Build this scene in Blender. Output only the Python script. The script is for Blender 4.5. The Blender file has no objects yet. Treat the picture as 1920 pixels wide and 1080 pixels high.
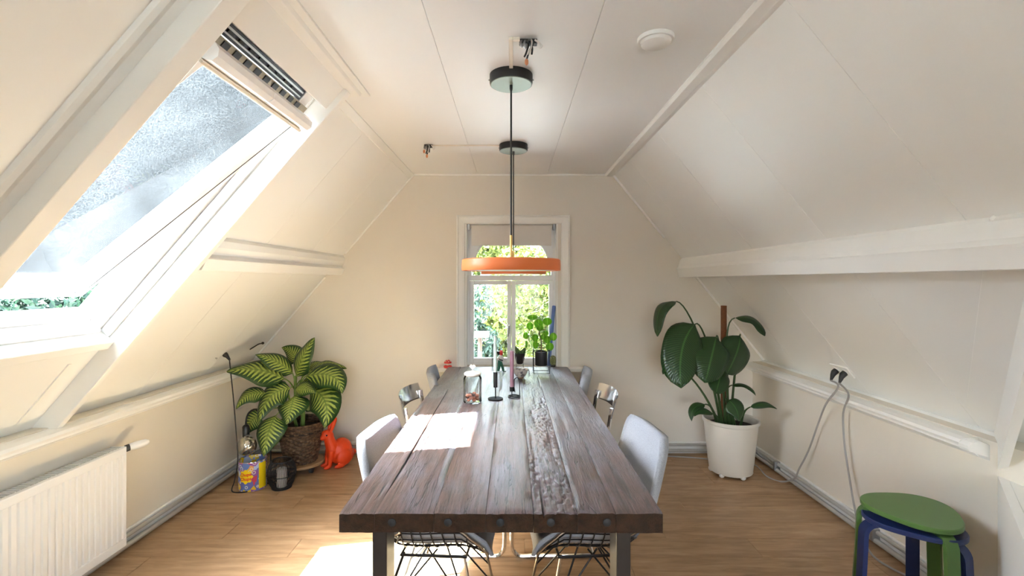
import bpy, bmesh, math, random
from mathutils import Vector, Matrix, noise, Quaternion
random.seed(7)
sc = bpy.context.scene
COL = sc.collection
PI = math.pi
V = Vector

# ------------------------------------------------------------------ camera, sky, sun, exposure
CAMZ = 1.484; F = 900.0
cam = bpy.data.cameras.new('camera'); camo = bpy.data.objects.new('camera', cam); COL.objects.link(camo)
camo.location = (0, 0, CAMZ); camo.rotation_euler = (PI/2, 0, 0)
cam.sensor_width = 36; cam.lens = F/1920*36; cam.shift_y = -13/1920; cam.clip_start = .02
sc.camera = camo

world = bpy.data.worlds.new('sky'); sc.world = world; world.use_nodes = True
wn = world.node_tree; wn.nodes.clear()
sky = wn.nodes.new('ShaderNodeTexSky'); sky.sky_type = 'NISHITA'; sky.sun_disc = False
sky.sun_elevation = math.radians(55.5); sky.sun_rotation = math.radians(237); sky.air_density = .7; sky.dust_density = 3.0; sky.ozone_density = .6
bg = wn.nodes.new('ShaderNodeBackground'); bg.inputs['Strength'].default_value = .55
wo = wn.nodes.new('ShaderNodeOutputWorld')
hs = wn.nodes.new('ShaderNodeHueSaturation'); hs.inputs['Saturation'].default_value = .5
wn.links.new(sky.outputs[0], hs.inputs['Color']); wn.links.new(hs.outputs[0], bg.inputs[0]); wn.links.new(bg.outputs[0], wo.inputs[0])

SUN = V((.58, .37, -1.0)).normalized()
sl = bpy.data.lights.new('sun', 'SUN'); sl.energy = 26; sl.angle = math.radians(.53); sl.color = (.83, .965, 1)
slo = bpy.data.objects.new('sun', sl); COL.objects.link(slo); slo.rotation_euler = SUN.to_track_quat('-Z', 'Y').to_euler()
slo.location = (-6, -3, 9)

vs = sc.view_settings
vs.view_transform = 'Standard'; vs.look = 'None'; vs.gamma = 1; vs.use_curve_mapping = False
vs.exposure = 3.48
try:
    sc.cycles.max_bounces = 14; sc.cycles.diffuse_bounces = 8; sc.cycles.glossy_bounces = 4
    sc.cycles.transparent_max_bounces = 16; sc.cycles.sample_clamp_indirect = 8
    sc.cycles.caustics_reflective = False; sc.cycles.caustics_refractive = False
except Exception: pass

def portal(name, loc, direction, sx, sy):
    l = bpy.data.lights.new(name, 'AREA'); l.shape = 'RECTANGLE'; l.size = sx; l.size_y = sy
    l.cycles.is_portal = True
    o = bpy.data.objects.new(name, l); COL.objects.link(o); o.location = loc
    o.rotation_euler = V(direction).to_track_quat('-Z', 'Z').to_euler(); return o

def at(px, py, D): return V(((px-960)*D/F, D, CAMZ-(py-527)*D/F))

# ------------------------------------------------------------------ materials
MATS = {}
def nd(t, kind, **kw):
    n = t.nodes.new(kind)
    for k, v in kw.items(): setattr(n, k, v)
    return n
def base_mat(name):
    m = bpy.data.materials.new(name); m.use_nodes = True
    t = m.node_tree; p = t.nodes['Principled BSDF']
    MATS[name] = m
    return m, t, p
def mixc(t, fac, a, b, blend='MIX'):
    n = nd(t, 'ShaderNodeMix', data_type='RGBA', blend_type=blend)
    if hasattr(fac, 'links') or hasattr(fac, 'is_linked'): t.links.new(fac, n.inputs[0])
    else: n.inputs[0].default_value = fac
    for i, c in ((6, a), (7, b)):
        if hasattr(c, 'is_linked'): t.links.new(c, n.inputs[i])
        else: n.inputs[i].default_value = (*c, 1)
    return n.outputs[2]
def ramp(t, src, stops):
    r = nd(t, 'ShaderNodeValToRGB'); e = r.color_ramp.elements
    while len(e) < len(stops): e.new(.5)
    for q, (p, c) in zip(e, stops):
        q.position = p; q.color = (*c, 1) if not isinstance(c, (int, float)) else (c, c, c, 1)
    t.links.new(src, r.inputs[0]); return r.outputs[0]
def coords(t, scale=(1, 1, 1), kind='Object', jitter=False):
    tc = nd(t, 'ShaderNodeTexCoord'); mp = nd(t, 'ShaderNodeMapping'); mp.inputs['Scale'].default_value = scale
    src = tc.outputs[kind]
    if jitter:
        oi = nd(t, 'ShaderNodeObjectInfo'); ml = nd(t, 'ShaderNodeMath', operation='MULTIPLY'); ml.inputs[1].default_value = 37
        t.links.new(oi.outputs['Random'], ml.inputs[0])
        ad = nd(t, 'ShaderNodeVectorMath', operation='ADD'); t.links.new(src, ad.inputs[0]); t.links.new(ml.outputs[0], ad.inputs[1]); src = ad.outputs[0]
    t.links.new(src, mp.inputs[0]); return mp.outputs[0]
def noise_tex(t, vec, scale, detail=4, rough=.55, dist=0):
    n = nd(t, 'ShaderNodeTexNoise'); n.inputs['Scale'].default_value = scale; n.inputs['Detail'].default_value = detail
    n.inputs['Roughness'].default_value = rough; n.inputs['Distortion'].default_value = dist
    t.links.new(vec, n.inputs['Vector']); return n.outputs['Fac']
def bump(t, p, h, strength, dist=.01):
    b = nd(t, 'ShaderNodeBump'); b.inputs['Strength'].default_value = strength; b.inputs['Distance'].default_value = dist
    t.links.new(h, b.inputs['Height']); t.links.new(b.outputs[0], p.inputs['Normal'])
def pm(name, col, rough=.5, metal=0, var=.06, scale=8, bmp=0, bscale=60, spec=.5, stretch=(1, 1, 1), sheen=0, coat=0):
    m, t, p = base_mat(name)
    p.inputs['Roughness'].default_value = rough; p.inputs['Metallic'].default_value = metal
    p.inputs['Specular IOR Level'].default_value = spec
    if sheen: p.inputs['Sheen Weight'].default_value = sheen
    if coat: p.inputs['Coat Weight'].default_value = coat; p.inputs['Coat Roughness'].default_value = .1
    v = coords(t, stretch)
    f = noise_tex(t, v, scale)
    a = tuple(max(0, c*(1-var)) for c in col); b = tuple(min(1, c*(1+var)) for c in col)
    t.links.new(mixc(t, f, a, b), p.inputs['Base Color'])
    if bmp: bump(t, p, noise_tex(t, v, bscale, 3), bmp, .004)
    return m
pm('wall_beige', (.775, .735, .665), .75, var=.02, scale=3, bmp=.12, bscale=90)
pm('wall_knee', (.755, .705, .61), .7, var=.03, scale=3, bmp=.25, bscale=14)
pm('slope_white', (.86, .862, .835), .48, var=.012, scale=2)
pm('ceiling_white', (.855, .86, .85), .42, var=.012, scale=2)
pm('trim_white', (.87, .868, .835), .4, var=.015, scale=5, bmp=.05, bscale=40)
pm('white_gloss', (.90, .90, .90), .28, var=.01)
pm('upvc', (.84, .85, .86), .25, var=.01)
pm('radiator_white', (.84, .84, .83), .3, var=.01)
pm('white_plastic', (.84, .83, .80), .35, var=.02)
pm('pot_white', (.70, .665, .59), .4, var=.02)
pm('blind_cloth', (.74, .71, .67), .85, var=.02, bmp=.1, bscale=400)
pm('chrome', (.80, .80, .80), .12, 1, var=.03)
pm('steel', (.55, .55, .54), .35, 1, var=.1, scale=30)
pm('pipe_grey', (.60, .60, .58), .32, .6, var=.08, scale=20)
pm('grey_metal', (.42, .42, .43), .3, .9, var=.1)
pm('brass', (.80, .55, .20), .25, 1, var=.05)
pm('copper', (.75, .33, .18), .35, .9, var=.1)
pm('bronze_rod', (.42, .34, .25), .3, .9, var=.15, scale=20)
pm('black_metal', (.018, .018, .019), .4, .3, var=.2)
pm('black_rod', (.03, .028, .028), .35, .7, var=.2)
pm('black_plastic', (.016, .016, .017), .4, var=.2)
pm('rose_green', (.20, .23, .175), .35, .2, var=.1, scale=14)
pm('leg_steel', (.055, .05, .047), .38, .5, var=.3, scale=12)
pm('orange_lacquer', (.80, .20, .055), .42, var=.04)
pm('orange_paint', (.80, .06, .008), .45, var=.10, scale=30, bmp=.2, bscale=80)
pm('green_paint', (.085, .185, .045), .38, var=.05)
pm('blue_paint', (.012, .026, .11), .38, var=.1)
pm('grey_cable', (.36, .345, .325), .5, var=.05)
pm('cord_black', (.02, .02, .02), .6, var=.2)
pm('candle_mint', (.56, .69, .62), .45, var=.02)
pm('candle_mauve', (.30, .15, .19), .45, var=.05)
pm('candle_white', (.75, .73, .69), .5, var=.03)
pm('lid_cream', (.80, .74, .64), .5, var=.04)
pm('treats', (.42, .16, .10), .6, var=.35, scale=60)
pm('treats_dark', (.10, .05, .04), .6, var=.35, scale=60)
pm('soil', (.03, .02, .014), .9, var=.5, scale=60, bmp=.8, bscale=120)
pm('moss_pole', (.20, .075, .03), .9, var=.4, scale=60, bmp=.9, bscale=150)
pm('caddy_wood', (.36, .22, .11), .55, var=.15, scale=8, stretch=(1, 8, 1))
pm('stalk_green', (.16, .26, .05), .5, var=.2, scale=20)
pm('stalk_dark', (.035, .075, .02), .45, var=.3, scale=20)
pm('bark', (.09, .06, .04), .9, var=.4, scale=9, bmp=.6)
pm('stem_brown', (.12, .07, .04), .7, var=.3, scale=40)
pm('red_paint', (.72, .04, .03), .4, var=.1)
pm('cream_paint', (.85, .78, .62), .5, var=.1)
pm('green_figure', (.03, .16, .10), .4, var=.2)
pm('blue_stick', (.13, .22, .52), .4, var=.08)
pm('cactus', (.22, .24, .10), .8, var=.4, scale=90, bmp=.8, bscale=150)
pm('yellow_print', (.90, .66, .01), .35, var=.03)
pm('red_print', (.75, .03, .02), .35, var=.03)
pm('shed_beige', (.10, .08, .062), .8, var=.05)
pm('concrete', (.42, .40, .38), .9, var=.1)
pm('bounce_grey', (.20, .20, .20), .95, var=.4, scale=3, bmp=.5)  # neutral grey chosen for the light bounced off the unseen ground
pm('hardware_grey', (.07, .075, .085), .35, .6, var=.5, scale=30)
pm('hardware_tan', (.34, .29, .20), .5, .2, var=.2, scale=20)
pm('rubber', (.02, .022, .025), .6, var=.1)

def fabric(name, col):
    m, t, p = base_mat(name); p.inputs['Roughness'].default_value = .95; p.inputs['Specular IOR Level'].default_value = .15
    p.inputs['Sheen Weight'].default_value = .15
    v = coords(t); n1 = noise_tex(t, v, 260, 2); n2 = noise_tex(t, v, 40, 4)
    c = mixc(t, ramp(t, n1, [(.35, 0), (.65, 1)]), tuple(x*.72 for x in col), tuple(min(1, x*1.15) for x in col))
    t.links.new(mixc(t, n2, c, col), p.inputs['Base Color']); bump(t, p, n1, .5, .002)
fabric('fabric_grey', (.36, .38, .415))

def glass(name, tint=(1, 1, 1), haze=0.0, refl=1.0):
    m = bpy.data.materials.new(name); m.use_nodes = True; t = m.node_tree; t.nodes.clear(); MATS[name] = m
    out = nd(t, 'ShaderNodeOutputMaterial'); tr = nd(t, 'ShaderNodeBsdfTransparent'); tr.inputs[0].default_value = (*tint, 1)
    gl = nd(t, 'ShaderNodeBsdfGlossy'); gl.inputs['Roughness'].default_value = .02
    fr = nd(t, 'ShaderNodeFresnel'); fr.inputs['IOR'].default_value = 1.0+.45*refl
    mx = nd(t, 'ShaderNodeMixShader'); t.links.new(fr.outputs[0], mx.inputs[0])
    src = tr.outputs[0]
    if haze:
        tl = nd(t, 'ShaderNodeBsdfTranslucent'); tl.inputs[0].default_value = (.92, .94, .97, 1)
        v = coords(t); n1 = noise_tex(t, v, 160, 3, .7); n2 = noise_tex(t, v, 3.5, 3)
        r1 = ramp(t, n1, [(.38, 0.35), (.66, 1)]); r2 = ramp(t, n2, [(.3, .5), (.7, 1)])
        mm = nd(t, 'ShaderNodeMath', operation='MULTIPLY'); t.links.new(r1, mm.inputs[0]); t.links.new(r2, mm.inputs[1])
        m2 = nd(t, 'ShaderNodeMath', operation='MULTIPLY'); m2.inputs[1].default_value = haze; t.links.new(mm.outputs[0], m2.inputs[0])
        hm = nd(t, 'ShaderNodeMixShader'); t.links.new(m2.outputs[0], hm.inputs[0]); t.links.new(src, hm.inputs[1]); t.links.new(tl.outputs[0], hm.inputs[2]); src = hm.outputs[0]
    t.links.new(src, mx.inputs[1]); t.links.new(gl.outputs[0], mx.inputs[2]); t.links.new(mx.outputs[0], out.inputs[0])
glass('window_glass', (.97, .985, .98)); glass('dusty_glass', (.90, .94, .97), .019); glass('jar_glass', (.97, .98, .98), 0, .45)
glass('smoked_glass', (.72, .66, .56), 0, 4)

def wood_floor():
    m, t, p = base_mat('floor_oak'); p.inputs['Roughness'].default_value = .42; p.inputs['Specular IOR Level'].default_value = .4
    v = coords(t, (1, 9, 9), jitter=True); g = noise_tex(t, v, 3.2, 7, .65, .6)
    v2 = coords(t, (1, 3, 3), jitter=True); k = noise_tex(t, v2, 5, 3)
    oi = nd(t, 'ShaderNodeObjectInfo')
    c = ramp(t, g, [(.25, (.225, .128, .06)), (.5, (.43, .27, .145)), (.75, (.55, .375, .225))])
    c = mixc(t, ramp(t, k, [(.35, .4), (.55, 0)]), c, (.26, .15, .075))
    c = mixc(t, ramp(t, oi.outputs['Random'], [(0, 0), (1, .35)]), c, (.35, .225, .125))
    t.links.new(c, p.inputs['Base Color']); bump(t, p, g, .12, .003)
wood_floor()

def wood_table():
    m, t, p = base_mat('reclaimed_wood'); p.inputs['Specular IOR Level'].default_value = .5; p.inputs['Coat Roughness'].default_value = .30; p.inputs['Coat IOR'].default_value = 1.55
    v = coords(t, (14, 1, 14), jitter=True); g = noise_tex(t, v, 3.5, 10, .7, .8)
    v2 = coords(t, (3, 1, 3), jitter=True); k = noise_tex(t, v2, 2.6, 5, .6, .4)
    v3 = coords(t, (70, 3, 70), jitter=True); fine = noise_tex(t, v3, 2.4, 6, .75)
    c = ramp(t, g, [(.32, (.012, .007, .006)), (.43, (.055, .025, .019)), (.55, (.115, .056, .044)), (.72, (.20, .13, .122))])
    c = mixc(t, ramp(t, k, [(.42, 0), (.60, .7)]), c, mixc(t, fine, (.06, .045, .062), (.215, .18, .235)))
    k2 = noise_tex(t, coords(t, (2.2, .8, 2.2), jitter=True), 3.1, 4, .6, .5)
    c = mixc(t, ramp(t, k2, [(.46, 0), (.62, .65)]), c, mixc(t, g, (.055, .02, .012), (.19, .085, .055)))
    c = mixc(t, ramp(t, fine, [(.36, .8), (.48, 0)]), c, (.03, .018, .014))
    cn_ = noise_tex(t, coords(t, (16, .9, 16), jitter=True), 2.2, 3, .5, .3)
    ab = nd(t, 'ShaderNodeMath', operation='SUBTRACT'); ab.inputs[1].default_value = .5; t.links.new(cn_, ab.inputs[0])
    ab2 = nd(t, 'ShaderNodeMath', operation='ABSOLUTE'); t.links.new(ab.outputs[0], ab2.inputs[0])
    ck = nd(t, 'ShaderNodeMath', operation='MULTIPLY'); t.links.new(ramp(t, ab2.outputs[0], [(.004, .95), (.018, 0)]), ck.inputs[0]); t.links.new(ramp(t, k, [(.42, 0), (.52, 1)]), ck.inputs[1])
    c = mixc(t, ck.outputs[0], c, (.012, .008, .007))
    geo = nd(t, 'ShaderNodeNewGeometry'); sx = nd(t, 'ShaderNodeSeparateXYZ'); t.links.new(geo.outputs['Normal'], sx.inputs[0])
    side = ramp(t, sx.outputs[2], [(.35, 1), (.7, 0)])
    end = ramp(t, noise_tex(t, coords(t, (4, 4, 4), jitter=True), 9, 6, .7), [(.3, (.018, .009, .005)), (.7, (.075, .038, .02))])
    c = mixc(t, side, c, end)
    inv_ = nd(t, 'ShaderNodeMath', operation='MULTIPLY'); inv_.inputs[1].default_value = .5
    t.links.new(ramp(t, sx.outputs[2], [(.5, 0), (.8, 1)]), inv_.inputs[0]); t.links.new(inv_.outputs[0], p.inputs['Coat Weight'])
    t.links.new(c, p.inputs['Base Color'])
    t.links.new(ramp(t, k, [(.3, .45), (.7, .30)]), p.inputs['Roughness'])
    mx = nd(t, 'ShaderNodeMath', operation='ADD'); t.links.new(g, mx.inputs[0]); t.links.new(fine, mx.inputs[1])
    mx2 = nd(t, 'ShaderNodeMath', operation='SUBTRACT'); t.links.new(mx.outputs[0], mx2.inputs[0]); t.links.new(ck.outputs[0], mx2.inputs[1])
    bump(t, p, mx2.outputs[0], .8, .008)
wood_table()

def leaf_mat(name, dark, light, variegated=False, trans=.25, veins=26, rough=.35, veinamt=.5):
    m, t, p = base_mat(name); p.inputs['Roughness'].default_value = rough
    uv = nd(t, 'ShaderNodeUVMap'); s = nd(t, 'ShaderNodeSeparateXYZ'); t.links.new(uv.outputs[0], s.inputs[0])
    def math_(op, a, b=None):
        n = nd(t, 'ShaderNodeMath', operation=op)
        for i, x in enumerate((a, b)):
            if x is None: continue
            if isinstance(x, (int, float)): n.inputs[i].default_value = x
            else: t.links.new(x, n.inputs[i])
        return n.outputs[0]
    au = math_('ABSOLUTE', math_('SUBTRACT', math_('MULTIPLY', s.outputs[0], 2), 1))
    vv = s.outputs[1]
    nz = noise_tex(t, coords(t, (1, 1, 1), jitter=True), 14, 4)
    if variegated:
        ph = math_('ADD', math_('MULTIPLY', math_('SUBTRACT', vv, math_('MULTIPLY', au, .20)), veins*2*PI), math_('MULTIPLY', nz, 7))
        st = math_('SINE', ph)
        edge = math_('SUBTRACT', math_('ADD', .62, math_('MULTIPLY', st, .30)), math_('ADD', au, math_('MULTIPLY', math_('ABSOLUTE', math_('SUBTRACT', vv, .45)), .55)))
        c = mixc(t, ramp(t, edge, [(.0, 0), (.16, 1)]), dark, light)
        stripes = ramp(t, math_('SINE', ph), [(.15, 1), (.45, 0)])
        c = mixc(t, math_('MULTIPLY', stripes, .55), c, dark)
        c = mixc(t, ramp(t, au, [(.015, .8), (.05, 0)]), c, (.12, .22, .04))
    else:
        ph = math_('ADD', math_('MULTIPLY', math_('SUBTRACT', vv, math_('MULTIPLY', au, .15)), veins*2*PI), math_('MULTIPLY', nz, 2))
        st = math_('MULTIPLY', math_('ADD', math_('SINE', ph), 1), .5)
        c = mixc(t, math_('MULTIPLY', st, veinamt), dark, light)
        c = mixc(t, ramp(t, au, [(.02, .85), (.07, 0)]), c, tuple(min(1, x*1.9) for x in light))
        bump(t, p, st, .25, .003)
    t.links.new(c, p.inputs['Base Color'])
    if trans:
        out = t.nodes['Material Output']; tl = nd(t, 'ShaderNodeBsdfTranslucent'); t.links.new(c, tl.inputs[0])
        mx = nd(t, 'ShaderNodeMixShader'); mx.inputs[0].default_value = trans
        t.links.new(p.outputs[0], mx.inputs[1]); t.links.new(tl.outputs[0], mx.inputs[2]); t.links.new(mx.outputs[0], out.inputs[0])
leaf_mat('leaf_variegated', (.018, .062, .010), (.40, .49, .095), True, .2, 11, .38)
leaf_mat('leaf_paddle', (.010, .033, .008), (.032, .085, .022), False, .10, 30, .3, .8)
leaf_mat('leaf_pilea', (.26, .55, .05), (.36, .66, .09), False, .6, 4, .35, .3)
leaf_mat('leaf_succulent', (.09, .17, .06), (.16, .26, .10), False, .15, 3, .4, .3)

def foliage_mat(name, c1, c2, c3, trans=.45):
    m, t, p = base_mat(name); p.inputs['Roughness'].default_value = .55
    uv = nd(t, 'ShaderNodeUVMap'); s = nd(t, 'ShaderNodeSeparateXYZ'); t.links.new(uv.outputs[0], s.inputs[0])
    c = ramp(t, s.outputs[0], [(.05, c1), (.5, c2), (.95, c3)])
    t.links.new(c, p.inputs['Base Color'])
    out = t.nodes['Material Output']; tl = nd(t, 'ShaderNodeBsdfTranslucent'); t.links.new(c, tl.inputs[0])
    mx = nd(t, 'ShaderNodeMixShader'); mx.inputs[0].default_value = trans
    t.links.new(p.outputs[0], mx.inputs[1]); t.links.new(tl.outputs[0], mx.inputs[2]); t.links.new(mx.outputs[0], out.inputs[0])
foliage_mat('foliage_bright', (.035, .062, .008), (.085, .11, .016), (.17, .18, .04))
foliage_mat('foliage_dark', (.006, .024, .016), (.012, .038, .024), (.03, .065, .032), .2)
foliage_mat('foliage_mid', (.025, .055, .022), (.05, .09, .03), (.10, .14, .05), .35)

def basket_mat():
    m, t, p = base_mat('wicker'); p.inputs['Roughness'].default_value = .6
    v = coords(t, (1, 1, 1)); n = noise_tex(t, v, 45, 4); n2 = noise_tex(t, v, 160, 3)
    t.links.new(ramp(t, n, [(.3, (.03, .016, .008)), (.55, (.10, .055, .028)), (.75, (.24, .15, .085))]), p.inputs['Base Color'])
    bump(t, p, n2, .6, .003)
basket_mat()
def tin_mat():
    m, t, p = base_mat('tin_print'); p.inputs['Roughness'].default_value = .3
    v = coords(t); vo = nd(t, 'ShaderNodeTexVoronoi'); vo.inputs['Scale'].default_value = 26; t.links.new(v, vo.inputs['Vector'])
    sp = nd(t, 'ShaderNodeSeparateColor'); t.links.new(vo.outputs['Color'], sp.inputs[0])
    r = nd(t, 'ShaderNodeValToRGB'); r.color_ramp.interpolation = 'CONSTANT'; e = r.color_ramp.elements
    cols = [(0, (.12, .20, .50)), (.22, (.28, .10, .36)), (.40, (.45, .55, .75)), (.55, (.80, .55, .02)), (.68, (.60, .06, .10)), (.80, (.16, .16, .45)), (.92, (.75, .35, .10))]
    while len(e) < len(cols): e.new(.5)
    for q, (a, c) in zip(e, cols): q.position = a; q.color = (*c, 1)
    t.links.new(sp.outputs[0], r.inputs[0])
    ring = ramp(t, vo.outputs['Distance'], [(.2, 0), (.22, 1), (.30, 1), (.32, 0)])
    t.links.new(mixc(t, ring, r.outputs[0], (.75, .70, .62)), p.inputs['Base Color'])
tin_mat()
def bowl_mat():
    m, t, p = base_mat('bowl_glaze'); p.inputs['Roughness'].default_value = .3
    n = noise_tex(t, coords(t), 30, 3)
    t.links.new(ramp(t, n, [(.50, (.62, .60, .56)), (.58, (.36, .34, .34)), (.66, (.10, .09, .11))]), p.inputs['Base Color'])
bowl_mat()

# ------------------------------------------------------------------ mesh helpers
class MB:
    def __init__(s): s.v = []; s.f = []; s.uv = None
    def add(s, vs_, fs):
        o = len(s.v); s.v += [tuple(p) for p in vs_]; s.f += [tuple(i+o for i in f) for f in fs]; return s
    def box(s, a, b):
        x0, y0, z0 = a; x1, y1, z1 = b
        return s.add([(x0,y0,z0),(x1,y0,z0),(x1,y1,z0),(x0,y1,z0),(x0,y0,z1),(x1,y0,z1),(x1,y1,z1),(x0,y1,z1)],
                     [(0,3,2,1),(4,5,6,7),(0,1,5,4),(1,2,6,5),(2,3,7,6),(3,0,4,7)])
    def hexa(s, p): # 8 points, bottom ring then top ring
        return s.add(p, [(0,3,2,1),(4,5,6,7),(0,1,5,4),(1,2,6,5),(2,3,7,6),(3,0,4,7)])
    def prism(s, prof, fn, a, b): # closed profile, fn(p, t) -> point, extruded from a to b
        n = len(prof)
        s.add([fn(p, a) for p in prof]+[fn(p, b) for p in prof],
              [tuple(range(n))[::-1], tuple(range(n, 2*n))]+[(i, (i+1) % n, n+(i+1) % n, n+i) for i in range(n)]); return s
    def tube(s, path, r, n=8, closed=False, cap=True):
        P = [V(p) for p in path]; m = len(P)
        R = r if isinstance(r, (list, tuple)) else [r]*m
        T = []
        for i in range(m):
            if closed: d = P[(i+1) % m]-P[i-1]
            else: d = P[min(i+1, m-1)]-P[max(i-1, 0)]
            T.append(d.normalized() if d.length > 1e-9 else V((0, 0, 1)))
        u = T[0].orthogonal().normalized(); vs_ = []
        for i in range(m):
            if i: u = (T[i-1].rotation_difference(T[i]) @ u).normalized()
            w = T[i].cross(u)
            vs_ += [P[i]+R[i]*(math.cos(2*PI*k/n)*u+math.sin(2*PI*k/n)*w) for k in range(n)]
        fs = []
        for i in range(m if closed else m-1):
            j = (i+1) % m
            for k in range(n): fs.append((i*n+k, i*n+(k+1) % n, j*n+(k+1) % n, j*n+k))
        if cap and not closed: fs += [tuple(range(n))[::-1], tuple(range((m-1)*n, m*n))]
        return s.add(vs_, fs)
    def lathe(s, prof, n=32, c=(0, 0, 0), cap=True, mod=None):
        vs_ = []; m = len(prof)
        for i, (r, z) in enumerate(prof):
            for k in range(n):
                a = 2*PI*k/n; rr = r+(mod(i, k) if mod else 0)
                vs_.append((c[0]+rr*math.cos(a), c[1]+rr*math.sin(a), c[2]+z))
        fs = [(i*n+k, i*n+(k+1) % n, (i+1)*n+(k+1) % n, (i+1)*n+k) for i in range(m-1) for k in range(n)]
        if cap: fs += [tuple(range(n))[::-1], tuple(range((m-1)*n, m*n))]
        return s.add(vs_, fs)
    def ball(s, c, r, n=12, m=8, sc_=(1, 1, 1), rot=None):
        vs_ = [V((0, 0, 1))]+[V((math.sin(PI*i/m)*math.cos(2*PI*k/n), math.sin(PI*i/m)*math.sin(2*PI*k/n), math.cos(PI*i/m))) for i in range(1, m) for k in range(n)]+[V((0, 0, -1))]
        out = []
        for p in vs_:
            q = V((p.x*sc_[0], p.y*sc_[1], p.z*sc_[2]))*r
            if rot: q = rot @ q
            out.append(V(c)+q)
        fs = [(0, 1+k, 1+(k+1) % n) for k in range(n)]
        for i in range(m-2):
            for k in range(n): fs.append((1+i*n+k, 1+(i+1)*n+k, 1+(i+1)*n+(k+1) % n, 1+i*n+(k+1) % n))
        L = len(vs_)-1
        fs += [(L, 1+(m-2)*n+(k+1) % n, 1+(m-2)*n+k) for k in range(n)]
        return s.add(out, fs)
    def mesh(s, name):
        me = bpy.data.meshes.new(name); me.from_pydata(s.v, [], s.f)
        bm = bmesh.new(); bm.from_mesh(me); bmesh.ops.recalc_face_normals(bm, faces=bm.faces); bm.to_mesh(me); bm.free()
        return me

def link(name, me, mat, parent=None, smooth=False, bevel=0, loc=None):
    o = bpy.data.objects.new(name, me); COL.objects.link(o)
    if mat and not me.materials: me.materials.append(MATS[mat])
    if smooth:
        me.polygons.foreach_set('use_smooth', [True]*len(me.polygons))
        if smooth != 'all':
            try: me.set_sharp_from_angle(angle=math.radians(38))
            except Exception: pass
    if bevel:
        b = o.modifiers.new('bevel', 'BEVEL'); b.width = bevel; b.segments = 2; b.limit_method = 'ANGLE'; b.angle_limit = math.radians(40)
    if loc is not None: o.location = loc
    if parent is not None: o.parent = parent
    return o
def mk(name, mb, mat, parent=None, smooth=False, bevel=0, loc=None):
    return link(name, mb.mesh(name), mat, parent, smooth, bevel, loc)
def tag(o, label=None, cat=None, group=None, kind=None):
    if label: o['label'] = label
    if cat: o['category'] = cat
    if group: o['group'] = group
    if kind: o['kind'] = kind
    return o
def thing(name, label, cat, loc=(0, 0, 0), rz=0, group=None, kind=None):
    o = bpy.data.objects.new(name, None); COL.objects.link(o); o.location = loc; o.rotation_euler = (0, 0, rz); o.empty_display_size = .1
    return tag(o, label, cat, group, kind)
def struct(name, mb, mat, label, cat, bevel=0, smooth=False):
    return tag(mk(name, mb, mat, None, smooth, bevel), label, cat, kind='structure')
def bez(p0, p1, p2, p3, n=10):
    p0, p1, p2, p3 = V(p0), V(p1), V(p2), V(p3)
    return [p0*(1-t)**3+3*p1*t*(1-t)**2+3*p2*t*t*(1-t)+p3*t**3 for t in [i/n for i in range(n+1)]]
def spline(pts, k=6):
    P = [V(p) for p in pts]; out = []
    for i in range(len(P)-1):
        a = P[max(i-1, 0)]; b = P[i]; c = P[i+1]; d = P[min(i+2, len(P)-1)]
        for j in range(k):
            t = j/k
            out.append(.5*((2*b)+(c-a)*t+(2*a-5*b+4*c-d)*t*t+(3*b-a-3*c+d)*t**3))
    out.append(P[-1]); return out

# ------------------------------------------------------------------ room geometry
ZC = 2.406; YB = 4.15; YR = -2.6
XL, XR = -2.16, 2.08
cL, sL = .654, .7565
cR, sR = .6312, .7757
def L(u, w, y): return V((-.853-cL*u-sL*w, y, ZC-sL*u+cL*w))
def R(u, w, y): return V((.876+cR*u+sR*w, y, ZC-sR*u+cR*w))
def slab(mb, fn, u0, u1, w0, w1, y0, y1):
    return mb.hexa([fn(u0, w0, y0), fn(u1, w0, y0), fn(u1, w0, y1), fn(u0, w0, y1), fn(u0, w1, y0), fn(u1, w1, y0), fn(u1, w1, y1), fn(u0, w1, y1)])

# floor: base slab and laid planks running across the room
fl = struct('floor', MB().box((-2.3, YR, -.06), (2.3, YB+.02, -.008)), 'floor_oak', 'light oak plank floor of the attic dining room', 'floor')
PW, PLN = .185, 1.28
pmesh = MB().box((0, 0, -.008), (PLN-.002, PW-.002, 0)).mesh('plank')
row = 0; y = YR
while y < YB:
    x = -2.28-random.random()*PLN*.9
    while x < 2.2:
        o = link('plank', pmesh, 'floor_oak', fl, bevel=.0012, loc=(x, y, 0)); x += PLN
    y += PW; row += 1

# ceiling with three long boards
ce = struct('ceiling', MB().box((-.86, YR, ZC+.02), (.88, YB+.2, ZC+.2)), 'ceiling_white', 'flat white ceiling of wide painted boards', 'ceiling')
for a, b in ((-.86, -.297), (-.297, .306), (.306, .885)):
    mk('panel', MB().box((a+.0004, YR, ZC), (b-.0004, YB, ZC+.0195)), 'ceiling_white', ce, bevel=.0025)

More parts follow.
